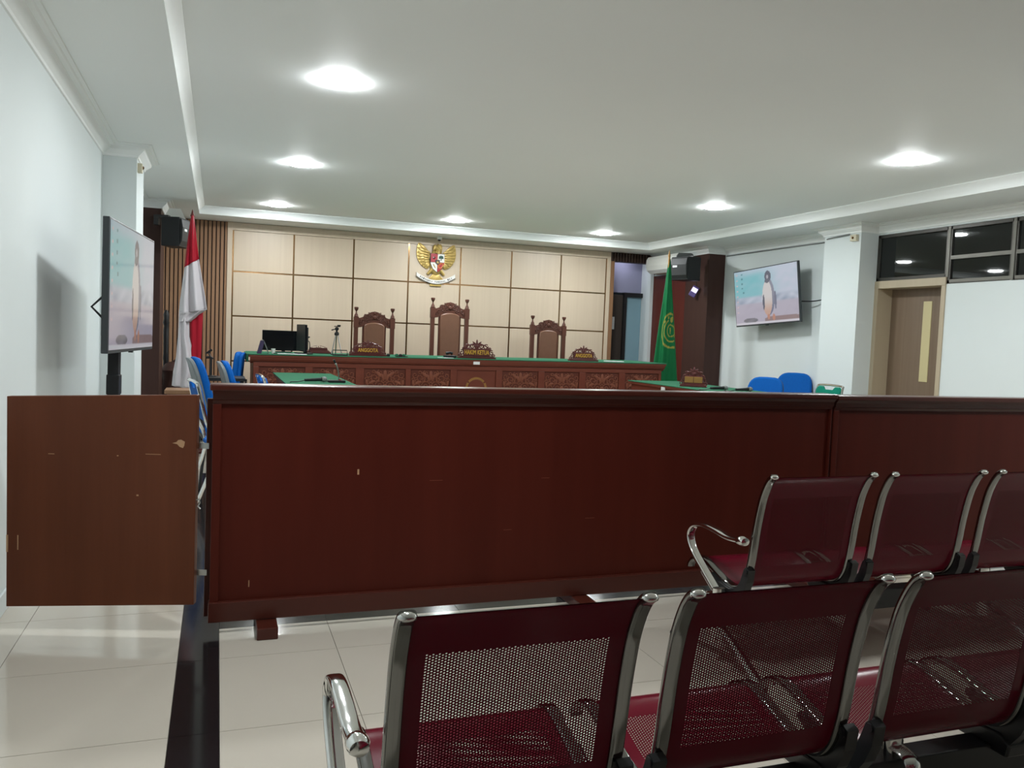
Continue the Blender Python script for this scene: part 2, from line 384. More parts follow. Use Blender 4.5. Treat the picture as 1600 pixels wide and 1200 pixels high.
# right wall: wooden door with slit pane, dark windows above
d1 = struct('door_1', B(XR+0.19, XR+0.23, 6.345, 7.215, 0, 1.965), 'doorwood', bevel=0.002)
part('pane', B(XR+0.183, XR+0.195, 6.645, 6.755, 0.97, 1.815), 'doorpane', d1, bevel=0.003, label='narrow pane coloured pale yellow as if lit from behind')
fr = MB(); fr.box(XR-0.012, XR+0.23, 7.20, 7.252, 0, 1.955); fr.box(XR-0.012, XR+0.23, DY0-0.02, DY0+0.03, 0, 1.955)
fr.box(XR-0.014, XR+0.23, DY0-0.02, 7.252, 1.955, 2.036); part('door_frame', fr, 'doorframe', d1, bevel=0.003)
GT = 1.75   # panes turned slightly, only to shift where the lamp reflections land
def window(name, y0, y1, z0, z1, rail=None):
    t = 0.035; fm = MB(); fm.box(XR+0.0, XR+0.06, y0, y0+t, z0, z1); fm.box(XR+0.0, XR+0.06, y1-t, y1, z0, z1)
    fm.box(XR+0.0, XR+0.06, y0, y1, z0, z0+t); fm.box(XR+0.0, XR+0.06, y0, y1, z1-t, z1)
    o = struct(name, fm, 'alu', bevel=0.003)
    part('mullion', B(XR-0.006, XR+0.02, y0-0.016, y0+0.016, z0, z1), 'alulight', o)
    def skew(a, b): part('pane', B(-0.003, 0.003, -(y1-y0)/2+t-0.002, (y1-y0)/2-t+0.002, a-0.002, b+0.002), 'nightglass', o, (XR+0.031, (y0+y1)/2, 0), rot=(0, 0, math.radians(GT)))
    if rail:
        part('rail', B(XR-0.004, XR+0.03, y0+0.016, y1-0.03, rail-0.018, rail+0.018), 'alulight', o)
        skew(z0+t, rail-0.018)
        skew(rail+0.018, z1-t)
        part('sill_rail', B(XR-0.004, XR+0.03, y0+0.016, y1-0.03, z0+0.01, z0+0.04), 'alulight', o)
    else: skew(z0+t, z1-t)
window('window_1', DY0-0.02, 7.25, 2.037, WZT)
for k in range(7): window('window_%d' % (k+2), DY0-0.02-0.715*(k+1), DY0-0.02-0.715*k, WZ0, WZT, 2.225)
# ------------------------------------------------------------------ ceiling downlights
def downlight(x, y, label, first=[None]):
    if first[0] is None:
        t = thing('ceiling_light', label, 'light', (x, y, ZC), group='round ceiling downlights')
        part('rim', MB().lathe([(0.107, 0), (0.114, 0), (0.114, -0.003), (0.107, -0.004)], n=32), 'whiteplastic', t)
        part('diffuser', MB().lathe([(0.108, -0.002), (0.107, -0.009), (0.100, -0.015), (0.070, -0.019), (0.030, -0.021), (0.001, -0.0215)], n=32), 'lampglow', t, smooth=True)
        first[0] = t
    else: dup(first[0], (x, y, ZC), 0, label)
for x, y, l in [(0.66, 5.06, 'round white ceiling downlight nearest on the left, the largest one'),
                (0.675, 7.71, 'round ceiling downlight second in the left row above the wall screen'),
                (0.655, 10.42, 'round ceiling downlight at far left above the timber slats'),
                (2.886, 10.42, 'round ceiling downlight in the far middle above the gold emblem'),
                (5.01, 10.42, 'round ceiling downlight at far right near the back doorway'),
                (5.00, 7.71, 'round ceiling downlight middle of the right row by the penguin screen'),
                (5.00, 5.06, 'round ceiling downlight nearest on the right, above the door wall')]:
    downlight(x, y, l)
# the same downlights go on over the public seats, above and behind the camera
for x, y, l in [(0.66, 2.40, 'round ceiling downlight over the front seats, left row'), (5.00, 2.40, 'round ceiling downlight over the front seats, right row')]:
    downlight(x, y, l)

# ------------------------------------------------------------------ wooden partition
def partition(x0, x1, label, dz=0.0):
    L = x1-x0; t = thing('partition', label, 'partition', (x0, 3.56, 0))
    part('panel', B(0.030, L-0.010, 0.010, 0.04, 0.12, 0.96+dz), 'mahogany', t)
    part('post', B(0, 0.034, -0.004, 0.05, 0.05, 0.958+dz), 'mahogany', t, bevel=0.003)
    part('post', B(L-0.012, L, -0.004, 0.05, 0.05, 0.958+dz), 'mahogany', t, bevel=0.003)
    part('top_molding', MB().prismx([(0.05, 0.958+dz), (0.0, 0.958+dz), (-0.006, 0.972+dz), (-0.012, 0.976+dz), (-0.016, 0.998+dz), (-0.03, 1.014+dz), (0.05, 1.014+dz)], 0, L), 'mahogany_dark', t)
    part('top_rail', B(-0.012, L, -0.042, 0.07, 1.014+dz, 1.040+dz), 'mahogany_dark', t, bevel=0.006)
    part('base_rail', B(-0.005, L, -0.016, 0.055, 0.05, 0.134), 'mahogany_dark', t, bevel=0.004)
    for fx in (0.073*L, 0.537*L, 0.955*L):
        part('foot', B(fx-0.042, fx+0.042, -0.125, 0.17, 0.0, 0.049), 'mahogany_dark', t, bevel=0.004)
    return t
pt = partition(-0.014, 3.10, 'long dark mahogany partition running behind the front seats, left section')
for cx, cz, dx, dz in [(0.60, 0.665, 0.004, 0.012), (0.155, 0.20, 0.002, 0.014), (1.48, 0.62, 0.02, 0.001), (0.95, 0.62, 0.03, 0.001), (1.72, 0.42, 0.025, 0.001), (1.3, 0.38, 0.02, 0.001)]:
    part('scratch', B(cx-dx, cx+dx, 0.0090, 0.0102, cz-dz, cz+dz), 'rawwood' if dz > 0.005 else 'carvewood', pt)
partition(3.112, 6.25, 'dark mahogany partition behind the front seats, right section by the door', -0.006)
def gate():
    part('hinge_post', B(-0.022, 0.016, 0.042, 0.075, 0.06, 0.975), 'mahogany_dark', pt, bevel=0.003)
    a = math.atan2(3.79-3.585, -0.785+0.07); L = math.hypot(0.205, 0.715)
    t = thing('gate', 'plain brown wooden swing gate with chipped edge beside the left wall', 'gate', (-0.070, 3.585, 0), a)
    # local x runs from the hinge towards the wall; the front faces the seats (local +y)
    part('leaf', MB().add([(0,-0.018,0.125),(L,-0.018,0.105),(L,0.018,0.105),(0,0.018,0.125),(0,-0.018,0.992),(L,-0.018,0.962),(L,0.018,0.962),(0,0.018,0.992)],
         [(0,3,2,1),(4,5,6,7),(0,1,5,4),(1,2,6,5),(2,3,7,6),(3,0,4,7)]), 'gatewood', t, bevel=0.002)
    chip = [(0.045, 0.800), (0.060, 0.808), (0.072, 0.806), (0.078, 0.798), (0.095, 0.793), (0.075, 0.789), (0.066, 0.779), (0.052, 0.774), (0.047, 0.785)]
    part('chipped_spot', MB().prism(chip, 0.0178, 0.0188), 'rawwood', t)
    part('chipped_spot', B(L-0.007, L+0.0006, -0.017, 0.0186, 0.33, 0.40), 'rawwood', t)
    for cx, cz, dx, dz in [(L-0.045, 0.37, 0.002, 0.03), (0.57, 0.735, 0.012, 0.0012), (0.17, 0.745, 0.03, 0.0010), (0.31, 0.735, 0.003, 0.002), (0.23, 0.575, 0.004, 0.003)]:
        part('scratch', B(cx-dx, cx+dx, 0.0176, 0.0188, cz-dz, cz+dz), 'rawwood', t)
    for z in (0.78, 0.25):
        part('hinge', MB().box(-0.040, 0.0, -0.022, -0.019, z-0.012, z+0.012), 'steel', t)
    part('latch_hook', MB().tube([(-0.002, 0.01, 0.56), (-0.015, 0.014, 0.565), (-0.018, 0.014, 0.55), (-0.010, 0.014, 0.535), (-0.02, 0.014, 0.525)], 0.003, 6), 'steel', t)
gate()

# ------------------------------------------------------------------ tandem seating
PROF = [(0, .783), (.012, .772), (.030, .745), (.052, .695), (.068, .635), (.083, .56), (.095, .48), (.106, .42), (.122, .365), (.150, .326), (.19, .307), (.25, .309), (.33, .332), (.40, .354), (.445, .360), (.48, .352), (.51, .335), (.53, .312)]
PR = [Vector((0, a, b)) for a, b in PROF]; PRS = bez(PR, 6)
PS = [0.0]
for i in range(1, len(PRS)): PS.append(PS[-1]+(PRS[i]-PRS[i-1]).length)
STOT = PS[-1]
def shell_mesh(hw):
    ps = np.array(PS); py = np.array([p.y for p in PRS]); pz = np.array([p.z for p in PRS])
    V = []; F = []
    def quadstrip(u0, u1, s0, s1, n):
        b = len(V)
        for k in range(n+1):
            s_ = s0+(s1-s0)*k/n; V.append((u0, s_)); V.append((u1, s_))
        for k in range(n): F.append((b+2*k, b+2*k+1, b+2*k+3, b+2*k+2))
    def perf(u0, u1, s0, s1, p, r):
        nc = int((u1-u0)/p); nc += nc % 2 == 0; p = (u1-u0)/nc; nr = int((s1-s0)/p); q = (s1-s0)/nr
        offs = [(0, 0), (.5, 0), (1, 0), (1, .5), (1, 1), (.5, 1), (0, 1), (0, .5)]
        ang = [-135, -90, -45, 0, 45, 90, 135, 180]
        for c in range(nc):
            x = u0+c*p; odd = c % 2
            if odd:
                for ss in (s0, s1-q/2):
                    b = len(V); V.extend([(x, ss), (x+p, ss), (x+p, ss+q/2), (x, ss+q/2)]); F.append((b, b+1, b+2, b+3))
            for k in range(nr-odd):
                y = s0+(k+0.5*odd)*q; b = len(V)
                V.extend([(x+a*p, y+bb*q) for a, bb in offs])
                V.extend([(x+p/2+r*math.cos(math.radians(an)), y+q/2+r*math.sin(math.radians(an))) for an in ang])
                for i in range(8): F.append((b+i, b+(i+1) % 8, b+8+(i+1) % 8, b+8+i))
    hp = 0.188
    b0, b1, c0, c1 = 0.105, 0.395, 0.505, 0.735
    quadstrip(-hw, -hp, 0, STOT, 60); quadstrip(hp, hw, 0, STOT, 60)
    quadstrip(-hp, hp, 0, b0, 12); quadstrip(-hp, hp, b1, c0, 14); quadstrip(-hp, hp, c1, STOT, 10)
    perf(-hp, hp, b0, b1, 0.0062, 0.0023); perf(-hp, hp, c0, c1, 0.0066, 0.0022)
    A = np.array(V); y = np.interp(A[:, 1], ps, py); z = np.interp(A[:, 1], ps, pz)
    e = 1e-3; ty = np.interp(A[:, 1]+e, ps, py)-np.interp(A[:, 1]-e, ps, py); tz = np.interp(A[:, 1]+e, ps, pz)-np.interp(A[:, 1]-e, ps, pz)
    ln = np.hypot(ty, tz); ny, nz = -tz/ln, ty/ln
    top = np.stack([A[:, 0], y+ny*0.0009, z+nz*0.0009], 1); bot = np.stack([A[:, 0], y-ny*0.0009, z-nz*0.0009], 1)
    Fq = np.array(F, dtype=np.int32); n = len(A)
    verts = np.concatenate([top, bot]).astype(np.float32); faces = np.concatenate([Fq, Fq[:, ::-1]+n]).astype(np.int32)
    me = bpy.data.meshes.new('seat_shell'); me.vertices.add(len(verts)); me.vertices.foreach_set('co', verts.ravel())
    me.loops.add(faces.size); me.loops.foreach_set('vertex_index', faces.ravel())
    me.polygons.add(len(faces)); me.polygons.foreach_set('loop_start', np.arange(0, faces.size, 4, dtype=np.int32))
    me.polygons.foreach_set('loop_total', np.full(len(faces), 4, dtype=np.int32))
    me.update(calc_edges=True); me.validate()
    me.polygons.foreach_set('use_smooth', np.ones(len(me.polygons), dtype=bool))
    me.materials.append(MATS['shell']); return me
SHELL = shell_mesh(0.232)
def rail_mesh():
    pts = [(0, p.y, p.z) for p in PRS]
    pts = [(0, -0.010, 0.790)]+pts+[(0, 0.532, 0.300)]
    return MB().tube(pts, 0.0165, 20, flat=0.62, up=(1, 0, 0), sq=0.5)
RAIL = rail_mesh().mesh('side_rail', 'railchrome', True)
CAP = MB().ell((0, -0.008, 0.787), (0.0185, 0.013, 0.0095), 12, 8).mesh('rail_cap', 'chrome', True)
def arm_mb():
    p = bez([(0, .175, .255), (0, .235, .285), (0, .33, .345), (0, .415, .405), (0, .448, .462), (0, .420, .508), (0, .35, .528), (0, .26, .526), (0, .17, .518), (0, .085, .524)], 5)
    return MB().tube([tuple(q) for q in p], 0.019, 16, flat=0.50, up=(1, 0, 0), sq=0.6)
ARM = arm_mb().mesh('armrest', 'chrome', True)
KNOB = MB().tube([(0, .105, .524), (0, .092, .525), (0, .072, .526), (0, .060, .526), (0, .057, .526)], [0.018, 0.0225, 0.0225, 0.018, 0.004], 16, flat=0.85, up=(1, 0, 0)).mesh('arm_end', 'chrome', True)
def bracket_mb():
    # cast bracket hugging the crease of the seat on the beam
    out = [(.078, .405), (.096, .415), (.108, .405), (.128, .350), (.155, .314), (.20, .297), (.28, .306), (.34, .326), (.345, .312), (.30, .282), (.265, .25), (.265, .235), (.175, .235), (.145, .252), (.105, .308), (.085, .356)]
    return MB().prismx(out, -0.016, 0.016)
BRK = bracket_mb().mesh('bracket', 'blackmetal')
BOLT = MB().tube([(-0.020, .094, .398), (0.020, .094, .398)], 0.011, 12).mesh('bolt', 'blackmetal', True)
def bench(x0, y0, n, label, legs):
    P, Wd = 0.583, 0.50; t = thing('tandem_seat', label, 'seat', (x0, y0, 0))
    Lx = P*(n-1)+Wd
    for k in range(n):
        cx = P*k+Wd/2; link('seat_shell', SHELL, t, (cx, 0, 0))
        for sx in (-1, 1):
            r_ = link('side_rail', RAIL, t, (cx+sx*0.238, 0, 0)); link('rail_cap', CAP, r_)
            b = link('bracket', BRK, t, (cx+sx*0.252, 0, 0)); link('bolt', BOLT, b)
    part('beam', B(-0.02, Lx+0.02, 0.180, 0.250, 0.165, 0.250), 'blackmetal', t, bevel=0.004)
    for k in range(n-1):
        jx = P*k+Wd
        part('bracket_block', MB().prismx([(.135, .232), (.33, .240), (.345, .262), (.29, .284), (.16, .290), (.128, .268)], jx-0.02, jx+P-Wd+0.02), 'blackmetal', t, bevel=0.006)
    for ax in (-0.052, Lx+0.052):
        a = link('armrest', ARM, t, (ax, 0, 0)); link('arm_end', KNOB, a)
        part('arm_joint', B(min(ax, ax*0.4), max(ax, ax*0.4), 0.17, 0.26, 0.235, 0.268) if ax < 0 else B(Lx-0.01, ax, 0.17, 0.26, 0.235, 0.268), 'chrome', t, bevel=0.004)
    for lx in legs:
        lm = MB().tube([(0, .215, .300), (0, .215, .08)], 0.030, 12, flat=0.6, up=(1, 0, 0))
        for e in (-0.08, 0.53): lm.tube(bez([(0, .225, .16), (0, .225+(e-.225)*.45, .105), (0, e, .020)], 5), 0.019, 10, flat=0.6, up=(1, 0, 0))
        lg = part('leg', lm, 'chrome', t, (lx, 0, 0), smooth=True)
        for fy in (-0.08, 0.53): part('foot_pad', MB().lathe([(0.022, 0), (0.022, .008), (0.012, .016)], (0, fy, 0), 12), 'blackplastic', lg)
        part('leg_clamp', MB().tube(bez([(0, .145, .225), (0, .155, .262), (0, .215, .272), (0, .275, .262), (0, .285, .225)], 4), 0.024, 10, flat=0.35, up=(1, 0, 0)), 'chrome', lg, smooth=True)
    return t
bench(1.975, 2.575, 4, 'chrome-framed row of red perforated metal seats close to the partition', (-0.052, 1.38, 2.30))
bench(0.306, 1.385, 4, 'nearest chrome-framed row of red perforated metal seats, in the foreground', (-0.052, 1.345, 2.30))
bench(0.33, 0.17, 4, 'unseen added row of red perforated seats under and behind the camera', (-0.052, 1.345, 2.30))  # added out of view to darken the floor mirrored in the rails

# ------------------------------------------------------------------ carved work
def carving(w, h, seed=0, rr=0.006):
    mb = MB(); y = 0.0
    for sx in (-1, 1):
        for (cx, cz, r, tn, st, d) in [(0.27, 0.25, 0.16, 1.5, 2.0, 1), (0.38, -0.02, 0.14, 1.4, 4.0, -1), (0.27, -0.30, 0.16, 1.5, 1.0, -1), (0.12, 0.02, 0.15, 1.5, 0.2, 1), (0.42, 0.34, 0.10, 1.2, 3.0, 1), (0.43, -0.36, 0.10, 1.2, 3.0, -1), (0.13, 0.40, 0.09, 1.3, 1.2, -1), (0.36, 0.17, 0.07, 1.2, 5.0, 1), (0.18, 0.20, 0.07, 1.2, 2.0, -1), (0.46, 0.20, 0.06, 1.1, 0.0, 1), (0.30, 0.42, 0.06, 1.1, 4.0, -1), (0.05, 0.16, 0.06, 1.1, 3.0, 1), (0.25, -0.12, 0.07, 1.2, 1.0, -1)]:
            R = r*h*1.0; C = (sx*cx*w, cz*h)
            mb.tube(spiral(C, R, tn, st if sx > 0 else math.pi-st, d*sx, 16, y), rr, 4, flat=0.8)
        for (cx, cz, L, W, a) in [(0.16, 0.36, .22, .09, .7), (0.33, 0.12, .2, .08, -.5), (0.20, -0.14, .22, .09, .3), (0.34, -0.2, .2, .08, 1.0), (0.10, -0.36, .2, .09, -.4), (0.46, 0.12, .16, .07, 1.4), (0.06, 0.27, .2, .07, 1.3), (0.46, -0.14, .16, .07, 1.7)]:
            mb.join(leaf((sx*cx*w, cz*h), L*h*1.1, W*h*1.2, a if sx > 0 else math.pi-a, 0.007, y))
    mb.ell((0, y, 0.0), (0.03, 0.010, 0.03), 10, 5)
    mb.join(leaf((0, 0.34*h), 0.3*h, 0.12*h, math.pi/2, 0.009, y)); mb.join(leaf((0, -0.32*h), 0.3*h, 0.14*h, math.pi/2, 0.009, y))
    return mb
# ------------------------------------------------------------------ judges' bench
DESK_Y = 9.55
def zd(x): return 0.969+0.0052*(x-0.35)      # the bench top is a touch higher at its right end
def judge_bench():
    t = thing('judge_bench', 'long carved wooden bench with green felt top before the panelled wall', 'desk', (0.36, DESK_Y, 0.2))
    L = 5.19; T = math.atan(0.0052)
    sub = lambda n, mb, m, **k: part(n, mb, m, t, loc=(0, 0, 0.0), rot=(0, -T, 0), **k)
    z0 = 0.969-0.2
    sub('body', B(0.02, L-0.02, 0.06, 0.10, 0, z0-0.06).box(0.02, 0.06, 0.06, 0.95, 0, z0-0.06).box(L-0.06, L-0.02, 0.06, 0.95, 0, z0-0.06), 'deskwood')
    sub('worktop', B(-0.03, L+0.03, 0.0, 1.02, z0-0.03, z0-0.004), 'deskwood', bevel=0.004)
    sub('felt_top', B(-0.034, L+0.034, -0.006, 1.03, z0-0.006, z0+0.006), 'felt', bevel=0.004)
    sub('felt_top', B(-0.05, -0.03, 0.06, 1.0, z0-0.085, z0+0.002), 'felt', bevel=0.003)
    sub('cornice', MB().prismx([(0.06, z0-0.03), (0.004, z0-0.03), (0.010, z0-0.055), (0.022, z0-0.072), (0.026, z0-0.078), (0.048, z0-0.082), (0.06, z0-0.1)], -0.015, L+0.015), 'deskwood')
    cells = [(0.442, 0.943), (1.028, 1.514), (1.611, 2.102), (2.163, 2.650), (2.730, 3.228), (3.311, 3.785), (3.871, 4.346), (4.435, 4.909), (5.001, 5.490)]
    ztop = z0-0.133; h = 0.42; cm = carving(0.46, 0.40).mesh('scroll_carving', 'carvewood', True)
    xs = [0.02]+[c-0.36 for cc in cells for c in cc]+[L-0.02]
    for i in range(0, len(xs), 2): sub('stile', B(xs[i], xs[i+1], 0.034, 0.06, 0.05, ztop), 'deskwood', bevel=0.004)
    sub('rail', B(0.02, L-0.02, 0.034, 0.06, ztop, z0-0.085), 'deskwood', bevel=0.003); sub('rail', B(0.02, L-0.02, 0.030, 0.06, 0.0, ztop-h), 'deskwood', bevel=0.004)
    for i, (a, b) in enumerate(cells):
        a -= 0.36; b -= 0.36
        dz = T*(a+b)/2
        p = part('carved_panel' if i != 4 else 'centre_panel', B(-(b-a)/2, (b-a)/2, 0.050, 0.062, -h/2, h/2), 'carveback' if i != 4 else 'deskwood', t, loc=((a+b)/2, 0, ztop-h/2+dz))
        if i != 4: link('scroll_carving', cm, p, (0, 0.046, 0))
        else:
            ring = MB()
            for k in range(40):
                if k % 7 == 6: continue
                a0 = 2*math.pi*k/40; ring.xf(Matrix.Identity(4))
                c = (0.125*math.sin(a0), 0.125*math.cos(a0))
                ring.join(MB().box(-0.008, 0.008, 0.044, 0.05, -0.010, 0.010).xf(Matrix.Translation((c[0], 0, c[1]-0.01)) @ Matrix.Rotation(a0, 4, 'Y')))
            part('emblem_ring', ring, 'goldplate', p)
            part('emblem_disc', MB().lathe([(0.108, 0), (0.108, 0.004), (0.100, 0.006)], (0, 0.05, -0.01), 32, 'y'), 'deskwood', p)
            part('emblem_ring', MB().tube([(0.112*math.cos(2*math.pi*k/40), 0.048, 0.112*math.sin(2*math.pi*k/40)-0.01) for k in range(41)], 0.003, 5, cap=False), 'goldplate', p)
    part('socket_plate', B(2.56, 2.64, -0.002, 0.012, z0-0.062+T*2.6, z0-0.026+T*2.6), 'paper', t, bevel=0.002, label='small white plate under the top')
judge_bench()
def judge_chair(x, hx, label):
    t = thing('judge_chair', label, 'chair', (x, 10.95, 0.2), group='carved chairs behind the long bench')
    g = 0.2; zz = lambda z: z-g+hx
    pm = B(-0.026, 0.026, -0.026, 0.026, 0, zz(1.32)).box(-0.032, 0.032, -0.03, 0.03, zz(1.315), zz(1.455))
    pm.lathe([(0.024, zz(1.455)), (0.030, zz(1.462)), (0.026, zz(1.47)), (0.022, zz(1.49))], n=12)
    pmesh = pm.mesh('post', 'chairwood'); fm = MB().lathe([(0.018, zz(1.49)), (0.012, zz(1.505)), (0.008, zz(1.525)), (0.012, zz(1.535)), (0.022, zz(1.548)), (0.030, zz(1.572)), (0.026, zz(1.585)), (0.001, zz(1.587))], n=12).mesh('finial', 'chairwood', True)
    for sx in (-1, 1):
        p = link('post', pmesh, t, (sx*0.241, 0, 0)); link('finial', fm, p)
        part('arm', B(sx*0.241-0.025, sx*0.241+0.025, -0.52, 0, 0.62, 0.65), 'chairwood', t, bevel=0.005)
        part('leg', B(sx*0.241-0.026, sx*0.241+0.026, -0.52, -0.468, 0, 0.62), 'chairwood', t, bevel=0.004)
    # carved crest rail
    top = [(-0.21, 1.44), (-0.17, 1.452), (-0.145, 1.462), (-0.135, 1.49), (-0.115, 1.478), (-0.105, 1.50), (-0.085, 1.49), (-0.065, 1.512), (-0.05, 1.525), (0, 1.536)]
    bot = [(0, 1.392), (-0.07, 1.384), (-0.12, 1.362), (-0.15, 1.335), (-0.175, 1.322), (-0.21, 1.318)]
    half = top+bot[:0]
    outl = [(a, b) for a, b in top]+[(-a, b) for a, b in top[-2::-1]]+[(-a, b) for a, b in bot[::-1]]+[(a, b) for a, b in bot[1:]]
    c = part('crest_rail', MB().prism([(a, zz(b)) for a, b in outl], -0.018, 0.018), 'chairwood', t)
    cm = MB()
    for sx in (-1, 1):
        for cx, cz, r in [(0.055, 1.452, .034), (0.115, 1.432, .030), (0.165, 1.405, .026), (0.075, 1.495, .024), (0.125, 1.475, .02), (0.19, 1.375, .02), (0.09, 1.408, .022)]:
            cm.tube(spiral((sx*cx, zz(cz)), r, 1.4, 1.0 if sx > 0 else math.pi-1.0, sx, 12, -0.020), 0.0055, 4)
    cm.ell((0, -0.02, zz(1.455)), (0.026, 0.012, 0.03), 10, 6); cm.join(leaf((0, zz(1.51)), 0.06, 0.03, math.pi/2, 0.008, -0.02))
    part('scroll_carving', cm, 'chairwood', c, smooth=True)
    n = 12; arch = [(-0.135, zz(1.0)-0.45+0.0)]
    w_ = 0.136; zt = 1.388; zs_ = 1.335
    up = [(-w_, zz(zs_))]+[(w_*math.cos(math.pi-math.pi*k/n), zz(zs_)+(zt-zs_)*math.sin(math.pi*k/n)) for k in range(1, n)]+[(w_, zz(zs_))]
    low = 0.50
    up2 = [(a*1.16, b+(0.006 if abs(a) < w_ else 0)) for a, b in up]
    part('back_frame', MB().prism([(-w_*1.16, low)]+up2+[(w_*1.16, low)], -0.008, 0.016), 'chairwood', t, bevel=0.004)
    part('back_cushion', MB().prism([(-w_, low+0.02)]+up+[(w_, low+0.02)], -0.03, 0.0), 'leather', t, bevel=0.012, smooth=True)
    part('seat', B(-0.24, 0.24, -0.50, 0.0, 0.40, 0.50), 'leather', t, bevel=0.02)
    part('seat_rail', B(-0.25, 0.25, -0.51, 0.0, 0.32, 0.40), 'chairwood', t, bevel=0.005)
    part('stretcher', B(-0.24, 0.24, -0.02, 0.01, 0.12, 0.17), 'chairwood', t, bevel=0.004)
judge_chair(1.953, 0.0, 'carved brown leather chair behind the left name sign')
judge_chair(2.984, 0.175, 'tallest carved brown leather chair in the centre under the gold emblem')
judge_chair(4.442, 0.0, 'carved brown leather chair behind the bench nearest the doorway')

# ------------------------------------------------------------------ carved name signs
def name_sign(label, loc, w, h, rotz=0.0, words=None, plates=0, spread=1.0):
    t = thing('name_sign', label, 'sign', loc, rotz, 'carved name signs')
    part('base', B(-w/2, w/2, -0.04, 0.04, 0, 0.018).box(-w*0.44, w*0.44, -0.028, 0.028, 0.018, 0.032), 'darkred', t, bevel=0.004)
    zb = 0.032; hb = h*0.42
    part('board', MB().prism([(-w*0.36, zb), (-w*0.34, zb+hb), (0.34*w, zb+hb), (0.36*w, zb)], -0.012, 0.012), 'darkred', t, bevel=0.003)
    cm = MB(); q = h/0.2
    for sx in (-1, 1):
        for cx, cz, r, s_ in [(0.40, 0.33, .030, 1.2), (0.45, 0.19, .024, 3.0), (0.34, 0.56, .030, 2.0), (0.24, 0.66, .032, .8), (0.13, 0.70, .030, 2.2)]:
            cm.tube(spiral((sx*cx*w, cz*h), r*q, 1.3, s_ if sx > 0 else math.pi-s_, sx, 14), 0.0065*q, 5)
        cm.tube([(sx*0.36*w, 0, zb+hb*0.9), (sx*0.22*w, 0, zb+hb+0.035*q), (sx*0.05*w, 0, zb+hb+0.06*q)], 0.007*q, 5)
        cm.join(leaf((sx*0.06*w, 0.86*h), 0.07*q, 0.02*q, 0.6 if sx > 0 else math.pi-0.6, 0.008)); cm.join(leaf((sx*0.09*w, 0.78*h), 0.07*q, 0.02*q, 0.15 if sx > 0 else math.pi-0.15, 0.008))
    cm.join(leaf((0, 0.9*h), 0.075*q, 0.024*q, math.pi/2, 0.009)); cm.ell((0, 0, 0.68*h), (0.03*q, 0.01, 0.03*q))
    part('scroll_carving', cm, 'darkred', t, smooth=True)
    if words: text(words, w*0.60*spread, hb*0.62, 0.004, 'lettering', 'goldletter', t, (0, -0.0145, zb+hb*0.48))
    for k in range(plates):
        part('gold_plate', B(-0.33*w+k*0.34*w, -0.01*w+k*0.34*w, -0.016, -0.012, zb+0.012, zb+hb-0.008), 'goldplate', t, bevel=0.002)
name_sign('carved red wooden name sign reading ANGGOTA before the left chair', (1.66, 9.68, zd(1.66)+0.0085), 0.44, 0.175, 0, 'ANGGOTA', spread=0.9)
name_sign('carved name sign reading HAKIM KETUA before the tallest chair', (2.995, 9.68, zd(2.99)+0.0085), 0.48, 0.215, 0, 'HAKIM KETUA', spread=1.1)
name_sign('carved name sign reading ANGGOTA at the right end of the long bench', (4.43, 9.68, zd(4.43)+0.0085), 0.40, 0.185, 0, 'ANGGOTA', spread=1.0)
name_sign('small carved name sign standing behind the camera tripod', (1.15, 10.2, zd(1.15)+0.0085), 0.30, 0.085, 0.0)

